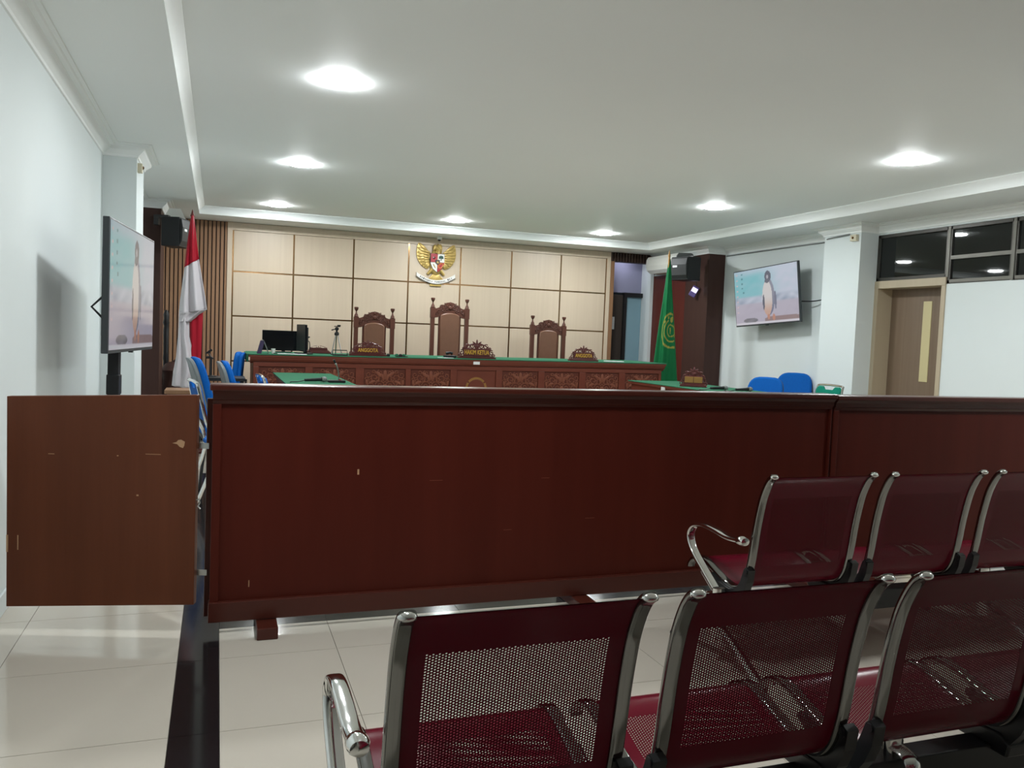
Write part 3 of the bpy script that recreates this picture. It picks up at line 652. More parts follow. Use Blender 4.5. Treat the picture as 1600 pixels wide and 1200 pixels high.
# ------------------------------------------------------------------ things on the bench
def bench_things():
    z = lambda x: zd(x)+0.0075
    t = thing('monitor', 'wide black desktop monitor facing the room on the long bench', 'monitor', (0.752, 10.34, z(0.74)), 0.0)
    part('display', B(-0.25, 0.25, -0.012, 0.012, 0.02, 0.262), 'screenblack', t, bevel=0.003)
    part('stand', B(-0.02, 0.02, 0.012, 0.05, 0.008, 0.16), 'blackplastic', t)
    part('foot', B(-0.09, 0.09, -0.05, 0.08, 0, 0.01), 'blackplastic', t, bevel=0.003)
    t = thing('monitor', 'dark monitor seen edge-on beside the wide monitor on the bench', 'monitor', (0.925, 9.93, z(0.93)), math.radians(97))
    part('display', B(-0.22, 0.22, -0.014, 0.010, 0.03, 0.34), 'screenblack', t, bevel=0.003)
    part('back_cover', B(-0.2, 0.2, -0.034, -0.012, 0.05, 0.31), 'blackplastic', t, bevel=0.008)
    part('rim', B(-0.222, 0.222, 0.0095, 0.0125, 0.028, 0.342), 'darkgrey', t)  # grey sheet over the display, its colour stands for a screen reflection
    part('stand', B(-0.03, 0.03, -0.06, -0.03, 0.008, 0.18), 'blackplastic', t)
    part('foot', B(-0.12, 0.12, -0.11, 0.06, 0, 0.01), 'blackplastic', t, bevel=0.003)
    t = thing('desk_calendar', 'dark purple A-shaped desk calendar at left end of bench', 'calendar', (0.49, 9.72, z(0.49)))
    a = MB().prismx([(0, 0), (0, 0), (0, 0)], 0, 0) if False else MB().prism([(-0.072, 0), (-0.026, 0), (0.006, 0.145), (-0.034, 0.145)], -0.06, 0.06)
    part('cover', a, 'calendar', t)
    part('page', MB().prism([(0.052, 0), (0.060, 0), (0.002, 0.147), (-0.006, 0.147)], -0.06, 0.06), 'midgrey', t)
    part('spiral_binding', MB().tube([(-0.014, -0.06, 0.148), (-0.014, 0.06, 0.148)], 0.009, 8), 'steel', t)
    t = thing('gooseneck_microphone', 'thin hooked gooseneck microphone on the bench right of the monitors', 'microphone', (1.036, 10.12, z(1.04)))
    part('neck', MB().tube(bez([(0, 0, 0.01), (0.004, 0, 0.08), (-0.002, 0, 0.135), (-0.018, 0, 0.15), (-0.024, 0, 0.175), (-0.012, 0, 0.195)], 4), 0.005, 6), 'darkgrey', t, smooth=True)
    part('head', MB().ell((-0.008, 0, 0.195), (0.013, 0.009, 0.009)), 'blackplastic', t, smooth=True)
    part('base', MB().lathe([(0.028, 0), (0.026, 0.010), (0.008, 0.014)], n=14), 'blackplastic', t)
    # camera tripod
    t = thing('tripod', 'silver table tripod with black pan head on the bench', 'tripod', (1.318, 9.85, z(1.32)))
    for a in (205, 335, 90):
        dx, dy = math.cos(math.radians(a)), math.sin(math.radians(a))
        l = part('leg', MB().tube([(0.012*dx, 0.012*dy, 0.235), (0.066*dx, 0.066*dy, 0.008)], 0.0065, 8), 'steel', t)
        part('leg_tip', MB().ell((0.068*dx, 0.068*dy, 0.007), (0.009, 0.009, 0.007), 8, 5), 'blackplastic', l)
    part('collar', MB().lathe([(0.022, 0.228), (0.028, 0.24), (0.024, 0.262), (0.012, 0.268), (0.010, 0.29)], n=14), 'blackplastic', t)
    part('pan_head', MB().ell((0, 0, 0.305), (0.024, 0.018, 0.022)).box(-0.03, 0.038, -0.016, 0.016, 0.328, 0.338).box(0.005, 0.042, -0.014, 0.014, 0.336, 0.352), 'blackplastic', t)
    part('handle', MB().tube([(-0.015, 0, 0.302), (-0.062, -0.01, 0.288)], [0.005, 0.0075], 8), 'blackplastic', t)
    t = thing('equipment_tray', 'small black open tray at the feet of the tripod', 'tray', (1.335, 9.66, z(1.33)))
    part('base', B(-0.085, 0.085, -0.045, 0.045, 0, 0.012), 'blackplastic', t)
    part('frame', MB().tube([(-0.085, 0, 0.008), (-0.08, 0, 0.06), (0.08, 0, 0.06), (0.085, 0, 0.008)], 0.005, 6), 'blackplastic', t)
    t = thing('gooseneck_base', 'dark low desk telephone between ANGGOTA sign and the central name sign', 'telephone', (2.68, 9.76, z(2.68)))
    part('body', B(-0.07, 0.07, -0.06, 0.06, 0, 0.03), 'blackplastic', t, bevel=0.01)
    part('handset', MB().tube([(-0.05, 0, 0.05), (0, 0, 0.062), (0.03, 0, 0.05)], [0.02, 0.014, 0.02], 8), 'blackplastic', t, smooth=True)
    t.name = 'telephone'
    for i, (x, y, w_, d_, lab) in enumerate([(2.53, 9.64, 0.06, 0.06, 'small white paper slip left of the telephone'), (2.62, 9.61, 0.12, 0.07, 'pale paper sheet before the dark telephone'), (4.87, 9.68, 0.25, 0.09, 'white papers lying at the right end of the bench'), (0.80, 9.66, 0.32, 0.10, 'white papers before the wide monitor on the bench')]):
        tag(part('paper', B(-w_/2, w_/2, -d_/2, d_/2, 0, 0.010 if i == 2 else 0.004), 'paper', None, (x, y, z(x)), bevel=0.001), lab, 'paper', 'papers on the bench')
    tag(part('paper_cup', MB().lathe([(0.018, 0), (0.024, 0.055), (0.022, 0.055)], n=14), 'whiteplastic', None, (0.60, 9.80, z(0.6)), smooth=True), 'small white cup in front of the wide black monitor', 'cup')
    t = thing('pen_holder_set', 'row of small dark green desk items right of the left sign', 'desk item', (2.0, 9.66, z(2.0)))
    for k, dx in enumerate((-0.1, 0.0, 0.045, 0.085)):
        part('bottle_cap', MB().lathe([(0.02, 0), (0.022, 0.022), (0.012, 0.034)], (dx, 0, 0), 10), 'felt' if k % 2 else 'blackplastic', t)
    part('pen_tray', B(-0.01, 0.13, -0.025, 0.025, 0, 0.008), 'blackplastic', t)
    t.name = 'desk_item'
    tag(part('cable', MB().tube(bez([(0.60, 9.735, z(.62)+.004), (0.68, 9.75, z(.7)+.004), (0.76, 9.735, z(.76)+.004), (0.82, 9.75, z(.82)+.004)], 5), 0.005, 6), 'darkgrey'), 'dark cable lying before the monitors on green felt', 'cable')
bench_things()

# ------------------------------------------------------------------ side tables
def table(name, label, x0, x1, y0, y1, z):
    t = thing(name, label, 'table', ((x0+x1)/2, (y0+y1)/2, 0)); hx, hy = (x1-x0)/2, (y1-y0)/2
    part('felt_top', B(-hx-0.004, hx+0.004, -hy-0.004, hy+0.004, z-0.010, z), 'felt', t, bevel=0.003)
    part('worktop', B(-hx, hx, -hy, hy, z-0.04, z-0.010), 'deskwood', t, bevel=0.003)
    part('apron', B(-hx+0.03, hx-0.03, -hy+0.03, hy-0.03, z-0.15, z-0.04), 'deskwood', t, bevel=0.003)
    for sx in (-1, 1):
        for sy in (-1, 1): part('leg', B(sx*(hx-0.06)-0.025, sx*(hx-0.06)+0.025, sy*(hy-0.06)-0.025, sy*(hy-0.06)+0.025, 0, z-0.15), 'deskwood', t)
        if name != 'clerk_table': part('side_panel', B(sx*(hx-0.035)-0.008, sx*(hx-0.035)+0.008, -hy+0.08, hy-0.08, 0.15, z-0.15), 'deskwood', t)
    return t
table('clerk_table', 'green felt topped table standing left, in front of the long bench', 0.56, 1.155, 6.2, 9.05, 0.80)
rt = table('counsel_table', 'green felt topped table on the right beside the blue chairs', 4.745, 5.45, 6.0, 9.02, 0.80)
part('socket_plate', B(-0.358, -0.350, 0.62, 0.70, 0.735, 0.775), 'paper', rt, label='small white plate on the table edge')
def signL():
    name_sign('carved name sign with two gold plates on the right green table', (4.965, 7.9, 0.8015), 0.29, 0.205, math.radians(-38), plates=2)
signL()
def handmic(label, loc, rotz):
    t = thing('microphone', label, 'microphone', loc, rotz, 'hand microphones')
    part('handle', MB().tube([(-0.11, 0, 0.022), (0.06, 0, 0.026)], [0.012, 0.017], 10), 'blackplastic', t, smooth=True)
    part('grille', MB().ell((0.085, 0, 0.027), (0.03, 0.025, 0.025)), 'midgrey', t, smooth=True)
    part('collar', MB().tube([(0.055, 0, 0.026), (0.066, 0, 0.026)], 0.022, 10), 'steel', t)
    part('cable', MB().tube(bez([(-0.11, 0, 0.021), (-0.17, 0.01, 0.008), (-0.22, 0.05, 0.005), (-0.25, 0.0, 0.005)], 4), 0.004, 6), 'blackplastic', t)
handmic('black hand microphone lying nearest the gold plated sign, right table', (4.93, 7.35, 0.801), math.radians(5))
handmic('black hand microphone at the outer edge of the right green table', (5.13, 7.2, 0.801), math.radians(8))
handmic('black hand microphone lying on the left green table', (0.83, 7.5, 0.801), math.radians(25))
def goose(label, loc):
    t = thing('gooseneck_microphone', label, 'microphone', loc)
    part('base', B(-0.075, 0.075, -0.05, 0.05, 0, 0.022), 'blackplastic', t, bevel=0.006)
    part('button', MB().lathe([(0.012, 0.022), (0.010, 0.03)], (0.03, -0.01, 0), 10), 'redcloth', t)
    part('neck', MB().tube(bez([(0.02, 0, 0.02), (0.015, 0, 0.09), (-0.002, 0, 0.15), (-0.014, 0, 0.175)], 4), 0.0055, 6), 'steel', t, smooth=True)
    part('head', MB().tube([(-0.012, 0, 0.17), (-0.028, 0, 0.205)], [0.008, 0.011], 8), 'darkgrey', t, smooth=True)
    part('light_ring', MB().ell((-0.011, -0.002, 0.168), (0.010, 0.010, 0.008)), 'chrome', t, smooth=True)
    part('cable', MB().tube(bez([(-0.075, 0, 0.01), (-0.11, 0.06, 0.006), (-0.13, 0.12, 0.006), (-0.08, 0.2, 0.006)], 5), 0.005, 6), 'blackplastic', t)
goose('black gooseneck microphone with square base on the left green table', (1.02, 7.55, 0.8005))

# ------------------------------------------------------------------ screens
def sm(a, b, x): 
    t = min(1, max(0, (x-a)/(b-a))); return t*t*(3-2*t)
def mix(a, b, t): return tuple(a[i]*(1-t)+b[i]*t for i in range(3))
def beach(u, v):
    """penguin on a beach: u left to right, v bottom to top"""
    n = 0.5*math.sin(u*9+2*math.sin(v*17))+0.3*math.sin(v*41+3*math.sin(u*13))+0.3*math.sin(u*31-v*23+2*math.sin(u*7))
    sand = lin((196, 190, 206)); sky = lin((205, 215, 232)); sea = lin((142, 205, 215)); foam = lin((214, 220, 236))
    c = sand
    if v > 0.36: c = mix(sand, mix(foam, lin((150, 165, 188)), 0.45+0.4*n), sm(0.36, 0.41, v))
    if v > 0.47: c = mix(c, mix(sea, sky, sm(0.35, 0.8, u)+0.10*n), sm(0.47, 0.55, v))
    if v > 0.85: c = mix(c, sky, sm(0.85, 1.0, v)*0.7)
    if v < 0.36: c = mix(c, lin((182, 172, 190)), max(0, 0.25*n))
    # stones and rock underfoot
    if ((u-0.25)/0.12)**2+((v-0.075)/0.045)**2 < 1: c = mix(lin((120, 118, 125)), c, 0.25+0.2*n)
    if v < 0.12 and u > 0.48 and v < 0.085+0.05*math.sin((u-0.45)*5): c = lin((160, 138, 140))
    # penguin
    def ins(cx, cy, rx, ry): return ((u-cx)/rx)**2+((v-cy)/ry)**2 < 1
    if ins(0.555, 0.47, 0.095, 0.33): c = mix(lin((128, 134, 158)), lin((150, 152, 170)), sm(0.2, 0.6, v))
    if ins(0.535, 0.45, 0.078, 0.315): c = mix(lin((214, 176, 160)), lin((226, 222, 222)), sm(0.18, 0.5, v))
    if ins(0.475, 0.38, 0.016, 0.14): c = lin((105, 108, 125))
    if ins(0.66, 0.40, 0.016, 0.16): c = lin((125, 130, 152))
    if ins(0.555, 0.835, 0.05, 0.10): c = lin((100, 104, 122))
    if ins(0.548, 0.83, 0.016, 0.035): c = lin((190, 190, 200))
    if ins(0.54, 0.755, 0.04, 0.035): c = lin((110, 112, 128))
    if ins(0.545, 0.115, 0.02, 0.05) or ins(0.625, 0.10, 0.022, 0.06): c = lin((205, 150, 130))
    # icon column and task bar
    if u < 0.19:
        for k in range(5):
            if abs(v-(0.94-0.085*k)) < 0.015 and abs(u-0.13-(0.02 if k == 4 else 0)) < 0.016: c = lin((90, 150, 160))
        for k in range(8):
            if abs(v-(0.94-0.1*k)) < 0.014 and abs(u-0.045) < 0.014: c = lin((225, 200, 205))
    if v < 0.035: c = lin((226, 222, 232))
    return c
def rect_tv(label, cx, cy, cz, yaw, tilt, roll, w_, h_, imgmat, stand):
    """local x = across the screen, -y = viewing side, z up; yaw turns the viewing side"""
    t = thing('television', label, 'television', (cx, cy, cz)); M = Matrix.Rotation(yaw, 4, 'Z') @ Matrix.Rotation(tilt, 4, 'X') @ Matrix.Rotation(roll, 4, 'Y')
    t.rotation_euler = M.to_euler()
    b = 0.012
    part('bezel', B(-w_/2, w_/2, 0.0, 0.035, -h_/2, h_/2), 'tvframe', t, bevel=0.004)
    part('back_cover', B(-w_*0.4, w_*0.4, 0.035, 0.065, -h_*0.38, h_*0.3), 'blackplastic', t, bevel=0.008)
    grid_print('screen', beach, 150, 90, lambda u, v: (-w_/2+b+u*(w_-2*b), -0.0015, -h_/2+b+0.006+v*(h_-2*b-0.006)), imgmat, t)
    part('sensor', B(-0.02, 0.02, 0.0, 0.02, -h_/2-0.008, -h_/2), 'blackplastic', t)
    return t
tr = rect_tv('wall-mounted flat television showing a penguin on a beach, right wall', 6.53, 8.83, 1.92, math.radians(-88.6), math.radians(4.9), math.radians(-3.2), 1.26, 0.735, 'tvimage', False)
part('wall_mount', B(-0.14, 0.14, 0.065, 0.10, -0.17, 0.17).box(-0.05, 0.05, 0.10, 0.27, -0.07, 0.07), 'blackplastic', tr)
part('cable', MB().tube(bez([(0.4, 0.06, -0.1), (0.66, 0.14, -0.13), (0.80, 0.20, -0.125), (0.93, 0.21, -0.12)], 6), 0.007, 6), 'blackplastic', tr)
tl = rect_tv('flat television on a black floor stand by the left wall', -0.475, 5.40, 1.461, math.radians(83.9), math.radians(0.3), math.radians(0.2), 1.23, 0.717, 'tvimage_dim', True)
part('handle', MB().tube([(-0.59, 0.03, -0.055), (-0.60, 0.085, -0.115), (-0.59, 0.03, -0.175)], 0.006, 6), 'darkgrey', tl)
part('pole', MB().box(-0.035, 0.035, 0.07, 0.13, -1.40, 0.15), 'blackplastic', tl, bevel=0.006)
part('collar', MB().box(-0.04, 0.04, 0.065, 0.135, -0.62, -0.50), 'blackplastic', tl, bevel=0.006)
part('stand_base', MB().box(-0.40, 0.40, 0.08, 0.12, -1.42, -1.385).box(-0.40, -0.36, -0.14, 0.30, -1.42, -1.385).box(0.36, 0.40, -0.14, 0.30, -1.42, -1.385), 'blackplastic', tl, bevel=0.005)
for sx in (-0.38, 0.38):
    for sy in (-0.12, 0.28): part('caster', MB().tube([(sx-0.012, sy, -1.436), (sx+0.012, sy, -1.436)], 0.024, 12), 'blackplastic', tl)

# ------------------------------------------------------------------ loudspeakers, air conditioner, small devices
def speaker(label, loc, rotz, w_, d_, h_):
    """local -y is the front"""
    t = thing('loudspeaker', label, 'speaker', loc, rotz, 'wall loudspeakers')
    part('cabinet', B(-w_/2, w_/2, -d_/2, d_/2, -h_/2, h_/2), 'blackplastic', t, bevel=0.008)
    part('grille', MB().prismx([(-d_/2, -h_/2+0.01), (-d_/2-0.025, -h_*0.30), (-d_/2-0.035, 0.05), (-d_/2-0.02, h_/2-0.02), (-d_/2, h_/2-0.01)], -w_/2+0.008, w_/2-0.008), 'darkgrey', t, bevel=0.006)
    part('badge', B(-0.095, -0.02, -d_/2-0.037, -d_/2-0.032, 0.012, 0.038), 'paper', t, label='small white badge')
    part('mount', B(-0.035, 0.035, d_/2-0.03, d_/2+0.13, h_/2, h_/2+0.03).box(-0.03, 0.03, d_/2+0.08, d_/2+0.13, h_/2-0.08, h_/2+0.03), 'blackmetal', t)
speaker('black loudspeaker on the left column above the flag pole', (-0.465, 10.02, 2.285), math.radians(72), 0.30, 0.20, 0.32)
speaker('black loudspeaker on the right column beside the air conditioner', (6.13, 10.10, 2.31), math.radians(-70), 0.30, 0.27, 0.32)
tag(part('speaker_bracket_box', MB().add([(-0.60, 10.16, 2.45), (-0.36, 10.16, 2.45), (-0.36, 10.24, 2.45), (-0.60, 10.24, 2.45), (-0.54, 10.16, 2.57), (-0.42, 10.16, 2.57), (-0.42, 10.24, 2.57), (-0.54, 10.24, 2.57)],
    [(0,3,2,1),(4,5,6,7),(0,1,5,4),(1,2,6,5),(2,3,7,6),(3,0,4,7)]), 'whiteplastic'), 'white tapered bracket above the left loudspeaker', 'bracket')
t = thing('air_conditioner', 'white split air conditioner on the red panel near the doorway', 'air conditioner', (6.53, 11.02, 2.33))
acp = [(0, 0.0), (-0.20, 0.0), (-0.265, 0.045), (-0.285, 0.11), (-0.28, 0.21), (-0.25, 0.255), (-0.06, 0.262), (0, 0.255)]
part('body', MB().prism(acp, -0.45, 0.45), 'whiteplastic', t, bevel=0.006)
part('louver', MB().prism([(-0.205, -0.002), (-0.270, 0.043), (-0.274, 0.050), (-0.21, 0.006)], -0.40, 0.40), 'paper', t)
part('end_cap', MB().prism([(a*1.01, b) for a, b in acp], -0.47, -0.45), 'midgrey', t)
dv = tag(part('hanging_device', MB().box(-0.05, 0.05, -0.03, 0.0, -0.08, 0.08), 'purple', None, (6.47, 10.40, 2.03), rot=(0.1, 0.5, -0.75), bevel=0.008), 'small purple device with bright light hanging beneath the right loudspeaker', 'device')
part('lens', B(-0.040, 0.042, -0.034, -0.028, -0.01, 0.055), 'led', dv, bevel=0.003)
part('cord', MB().tube([(0, -0.01, 0.08), (-0.02, -0.006, 0.10), (-0.05, -0.006, 0.14)], 0.004, 5), 'darkgrey', dv)
t = thing('security_camera', 'small white camera fixed to the ceiling edge above the gold emblem', 'camera', (2.93, 11.45, ZS))
part('base', B(-0.03, 0.03, -0.03, 0.03, -0.045, 0), 'whiteplastic', t, bevel=0.005)
part('lens', MB().lathe([(0.022, -0.045), (0.022, -0.06), (0.008, -0.068)], n=12), 'blackplastic', t)
for x, y, l in [(-0.605, 7.26, 'small cream junction box high on the left column'), (6.47, 7.33, 'small cream junction box high on the right white column')]:
    sx = 1 if x < 0 else -1
    t = thing('junction_box', l, 'box', (x, y, 2.50))
    part('case', B(-0.02, 0.02, -0.035, 0.035, -0.04, 0.03) if x < 0 else B(0.05, 0.09, -0.045, 0.045, -0.035, 0.035), 'cream', t, bevel=0.004)
    part('knob', MB().ell((0.022*sx if x < 0 else 0.047, 0, 0.0), (0.01, 0.014, 0.014)), 'brass', t)
tag(part('cable', MB().tube(bez([(6.785, 10.1, 2.535), (6.785, 9.0, 2.54), (6.78, 7.9, 2.54), (6.60, 7.84, 2.53), (6.545, 7.70, 2.535), (6.535, 7.40, 2.545)], 6), 0.008, 6), 'midgrey'), 'grey cable running beneath the crown molding above the penguin screen', 'cable')

# ------------------------------------------------------------------ national emblem on the wall
def emblem():
    t = thing('wall_emblem', 'gold eagle emblem with shield and white ribbon on the panelled wall', 'emblem', (2.945, YB-0.034, 2.262))
    k = 0.0094; P = lambda x, y: ((x-682)*k, -(y-413)*k)
    for sx in (-1, 1):
        w_ = MB()
        sh = [P(671, 392), P(671, 408)]
        # outer contour of the wing, tip at the top, and feathers reaching it
        outer = [(653.5, 381), (651.5, 388), (651, 395), (651.5, 401), (653, 406), (656, 411), (659.5, 415), (664, 418), (668, 419.5)]
        inner = [(672, 399), (671, 395), (668, 391), (663, 387), (658, 384)]
        pts = [P(*p) for p in outer]+[P(669, 412)]+[P(*p) for p in inner]
        pts = [(sx*-a if sx > 0 else a, b) for a, b in pts]
        w_.prism(pts, -0.018, 0.0)
        for i, p in enumerate(outer):
            a = P(*p); f = i/(len(outer)-1); b = P(668+f*3, 393+f*16)
            dx, dz = a[0]-b[0], a[1]-b[1]; L = math.hypot(dx, dz); ang = math.atan2(dz, dx)
            lf = leaf(((a[0]+b[0])/2, (a[1]+b[1])/2), L*1.02, 0.048, ang, 0.014, -0.018)
            if sx > 0: lf.xf(Matrix.Scale(-1, 4, (1, 0, 0)))
            w_.join(lf)
        for i in range(5):
            f = i/4; a = P(662-3*math.sin(f*3), 392+f*18); b = P(672, 395+f*12)
            lf = leaf(((a[0]+b[0])/2, (a[1]+b[1])/2), 0.11, 0.035, math.atan2(a[1]-b[1], a[0]-b[0]), 0.012, -0.028)
            if sx > 0: lf.xf(Matrix.Scale(-1, 4, (1, 0, 0)))
            w_.join(lf)
        part('wing', w_, 'gold', t, smooth=True)
        lg = MB(); a = P(677, 419); b = P(669, 428)
        lg.tube([(sx*-a[0] if sx > 0 else a[0], -0.02, a[1]), (sx*-b[0] if sx > 0 else b[0], -0.02, b[1])], [0.032, 0.02], 8)
        part('leg', lg, 'gold', t, smooth=True)
    body = MB().ell((0.0, -0.02, 0.04), (0.10, 0.035, 0.20), 14, 8)
    part('body', body, 'gold', t, smooth=True)
    hd = MB().ell((-0.03, -0.05, 0.245), (0.036, 0.03, 0.042)).tube([(-0.04, -0.06, 0.235), (-0.055, -0.065, 0.215), (-0.058, -0.065, 0.195)], [0.02, 0.013, 0.003], 8)
    hd.tube([(0.0, -0.03, 0.16), (0.02, -0.03, 0.22), (-0.02, -0.04, 0.25)], [0.05, 0.04, 0.03], 8)
    part('head', hd, 'gold', t, smooth=True)
    part('neck_feathers', leaf((0.055, 0.235), 0.14, 0.06, math.pi/2, 0.02, -0.02).join(leaf((0.03, 0.25), 0.12, 0.05, 1.8, 0.02, -0.02)), 'gold', t, smooth=True)
    tail = MB()
    for i in range(7):
        a = -math.pi/2+(i-3)*0.26
        tail.join(leaf((0.085*math.cos(a), -0.115+0.085*math.sin(a)), 0.17, 0.045, a, 0.014, -0.02))
    tail.box(-0.085, 0.085, -0.02, 0, -0.305, -0.275)
    part('tail', tail, 'gold', t, smooth=True)
    # shield with four quarters and a centre piece
    zt, zm, zb = 0.155, 0.035, -0.105; y0 = -0.062; X = 0.008
    def q(name, pts, m): part(name, MB().prism([(a+X, b) for a, b in pts], y0, y0+0.02), m, sh)
    sh = part('shield', MB().prism([(a+X, b) for a, b in [(-0.105, zt+.006), (0.105, zt+.006), (0.105, 0.02), (0.07, -0.06), (0, zb-.008), (-0.07, -0.06), (-0.105, 0.02)]], y0+0.012, -0.01), 'emblem_black', t)
    q('quarter', [(-0.1, zt), (-0.003, zt), (-0.003, zm+.003), (-0.1, zm+.003)], 'emblem_red')
    q('quarter', [(0.003, zt), (0.1, zt), (0.1, zm+.003), (0.003, zm+.003)], 'emblem_white')
    q('quarter', [(-0.1, zm-.003), (-0.003, zm-.003), (-0.003, zb), (-0.066, -0.055), (-0.1, 0.02)], 'emblem_white')
    q('quarter', [(0.003, zm-.003), (0.1, zm-.003), (0.1, 0.02), (0.066, -0.055), (0.003, zb)], 'emblem_red')
    part('tree_symbol', MB().ell((X+0.052, y0, 0.112), (0.034, 0.006, 0.022)).box(X+0.046, X+0.058, y0-0.006, y0, 0.062, 0.105).ell((X+0.03, y0, 0.098), (0.014, 0.006, 0.012)).ell((X+0.074, y0, 0.098), (0.014, 0.006, 0.012)), 'emblem_green', sh)
    ch = [(X+0.048+0.030*math.cos(2*math.pi*i/16)*1.0+0.012*math.sin(2*math.pi*i/16), y0-0.003, -0.012+0.034*math.sin(2*math.pi*i/16)) for i in range(17)]
    part('chain_symbol', MB().tube(ch, 0.007, 5, cap=False), 'emblem_orange', sh)
    part('bull_symbol', MB().ell((X-0.052, y0, 0.098), (0.022, 0.005, 0.020)), 'darkred', sh)
    part('grain_symbol', leaf((X-0.045, -0.02), 0.08, 0.016, -1.0, 0.005, y0), 'gold', sh)
    part('centre_shield', MB().prism([(X-0.032, zm+.035), (X+0.032, zm+.035), (X+0.03, zm-.012), (X, zm-.038), (X-0.03, zm-.012)], y0-0.012, y0), 'emblem_black', sh)
    star = [(X+(0.022 if i % 2 == 0 else 0.010)*math.sin(math.pi*i/5), zm+(0.022 if i % 2 == 0 else 0.010)*math.cos(math.pi*i/5)) for i in range(10)]
    part('star', MB().prism(star, y0-0.015, y0-0.011), 'gold', sh)
    # ribbon
    rb = MB(); n = 24; C = lambda f: (-0.285+0.57*f, -0.145-0.10*math.sin(math.pi*f)**0.9)
    for i in range(n):
        (ax, az), (bx, bz) = C(i/n), C((i+1)/n)
        rb.add([(ax, -0.035, az-0.026), (bx, -0.035, bz-0.026), (bx, -0.035, bz+0.026), (ax, -0.035, az+0.026), (ax, -0.012, az-0.026), (bx, -0.012, bz-0.026), (bx, -0.012, bz+0.026), (ax, -0.012, az+0.026)],
               [(0,1,2,3),(7,6,5,4),(0,4,5,1),(3,2,6,7)]+([(0,3,7,4)] if i == 0 else [])+([(1,5,6,2)] if i == n-1 else []))
    r_ = part('ribbon', rb, 'emblem_white', t)
    part('ribbon_edge', MB().tube([(C(i/n)[0], -0.03, C(i/n)[1]-0.027) for i in range(n+1)], 0.005, 5), 'emblem_black', r_)
    words = 'BHINNEKA TUNGGAL IKA'
    for i, chh in enumerate(words):
        if chh == ' ': continue
        f = 0.10+0.80*i/(len(words)-1); c = C(f); d0, d1 = C(f-0.01), C(f+0.01)
        text(chh, 0.016, 0.026, 0.002, 'letter', 'emblem_black', r_, (c[0], -0.0365, c[1]), (math.pi/2, -math.atan2(d1[1]-d0[1], d1[0]-d0[0]), 0))
emblem()

# ------------------------------------------------------------------ flags
def flag_left():
    Y = 8.75
    t = thing('flag', 'red and white flag draped on a pole in front of the timber slats', 'flag', (-0.255, Y, 0.0))
    part('pole', MB().cyl((0, 0.03, 0.02), (0.0, 0.03, 2.32), 0.014).lathe([(0.004, 2.32), (0.022, 2.335), (0.016, 2.35), (0.002, 2.40)], (0, 0.03, 0), 10), 'darkred', t, smooth=True)
    def cloth(rows, name, m, y0, amp, nf, ph):
        """rows: (z, xleft, xright); draped with folds"""
        nx = 36; V = []; F = []
        R_ = []
        for i in range(len(rows)-1):
            for k in range(8):
                f = k/8; R_.append([rows[i][q]*(1-f)+rows[i+1][q]*f for q in range(4)])
        R_.append(list(rows[-1]))
        for (zl, zr, xl, xr) in R_:
            for i in range(nx+1):
                u = i/nx; xx = xl+(xr-xl)*u; wd = xr-xl
                V.append((xx, y0+amp*wd*math.sin(ph+u*nf*2*math.pi+1.3*zl)-0.4*amp*math.sin(u*math.pi), zl+(zr-zl)*u))
        n = len(R_)
        for j in range(n-1):
            for i in range(nx): F.append((j*(nx+1)+i, j*(nx+1)+i+1, (j+1)*(nx+1)+i+1, (j+1)*(nx+1)+i))
        me = bpy.data.meshes.new(name); me.from_pydata(V, [], F); me.materials.append(MATS[m])
        for p in me.polygons: p.use_smooth = True
        o = link(name, me, t); so = o.modifiers.new('thick', 'SOLIDIFY'); so.thickness = 0.003; return o
    # offsets from pole x=-0.255
    cloth([(2.33, 2.33, -0.008, 0.014), (2.22, 2.22, -0.022, 0.028), (2.05, 2.06, -0.042, 0.048), (1.825, 1.915, -0.062, 0.068)], 'red_stripe', 'redcloth', -0.02, 0.16, 2.2, 0.4)
    cloth([(1.825, 1.915, -0.062, 0.068), (1.66, 1.72, -0.080, 0.102), (1.50, 1.56, -0.098, 0.130), (1.36, 1.43, -0.108, 0.150)], 'white_stripe', 'whitecloth', -0.02, 0.15, 2.2, 0.4)
    cloth([(1.37, 1.43, -0.108, 0.150), (1.335, 1.38, -0.108, 0.085), (1.295, 1.30, -0.107, 0.0)], 'white_stripe', 'whitecloth', -0.02, 0.12, 1.8, 0.4)
    cloth([(1.50, 1.50, -0.02, 0.115), (1.2, 1.2, -0.012, 0.105), (0.95, 0.95, -0.01, 0.100), (0.70, 0.70, -0.01, 0.095)], 'red_stripe', 'redcloth', 0.035, 0.12, 1.6, 1.0)
    cloth([(1.40, 1.40, -0.105, -0.015), (1.15, 1.15, -0.110, -0.008), (0.95, 0.95, -0.125, 0.040), (0.80, 0.80, -0.150, 0.058), (0.665, 0.635, -0.160, 0.030)], 'white_stripe', 'whitecloth', -0.005, 0.14, 2.0, 2.0)
    part('base', B(-0.13, 0.16, -0.10, 0.16, 0, 0.03), 'darkred', t, bevel=0.006)
flag_left()
t = thing('pedestal', 'orange-brown wooden pedestal under the red and white flag, behind the gate', 'pedestal', (-0.33, 7.9, 0))
part('top', B(-0.10, 0.16, -0.15, 0.15, 0.66, 0.695), 'framewood', t, bevel=0.004)
part('body', B(-0.08, 0.14, -0.13, 0.13, 0, 0.66), 'framewood', t, bevel=0.004)
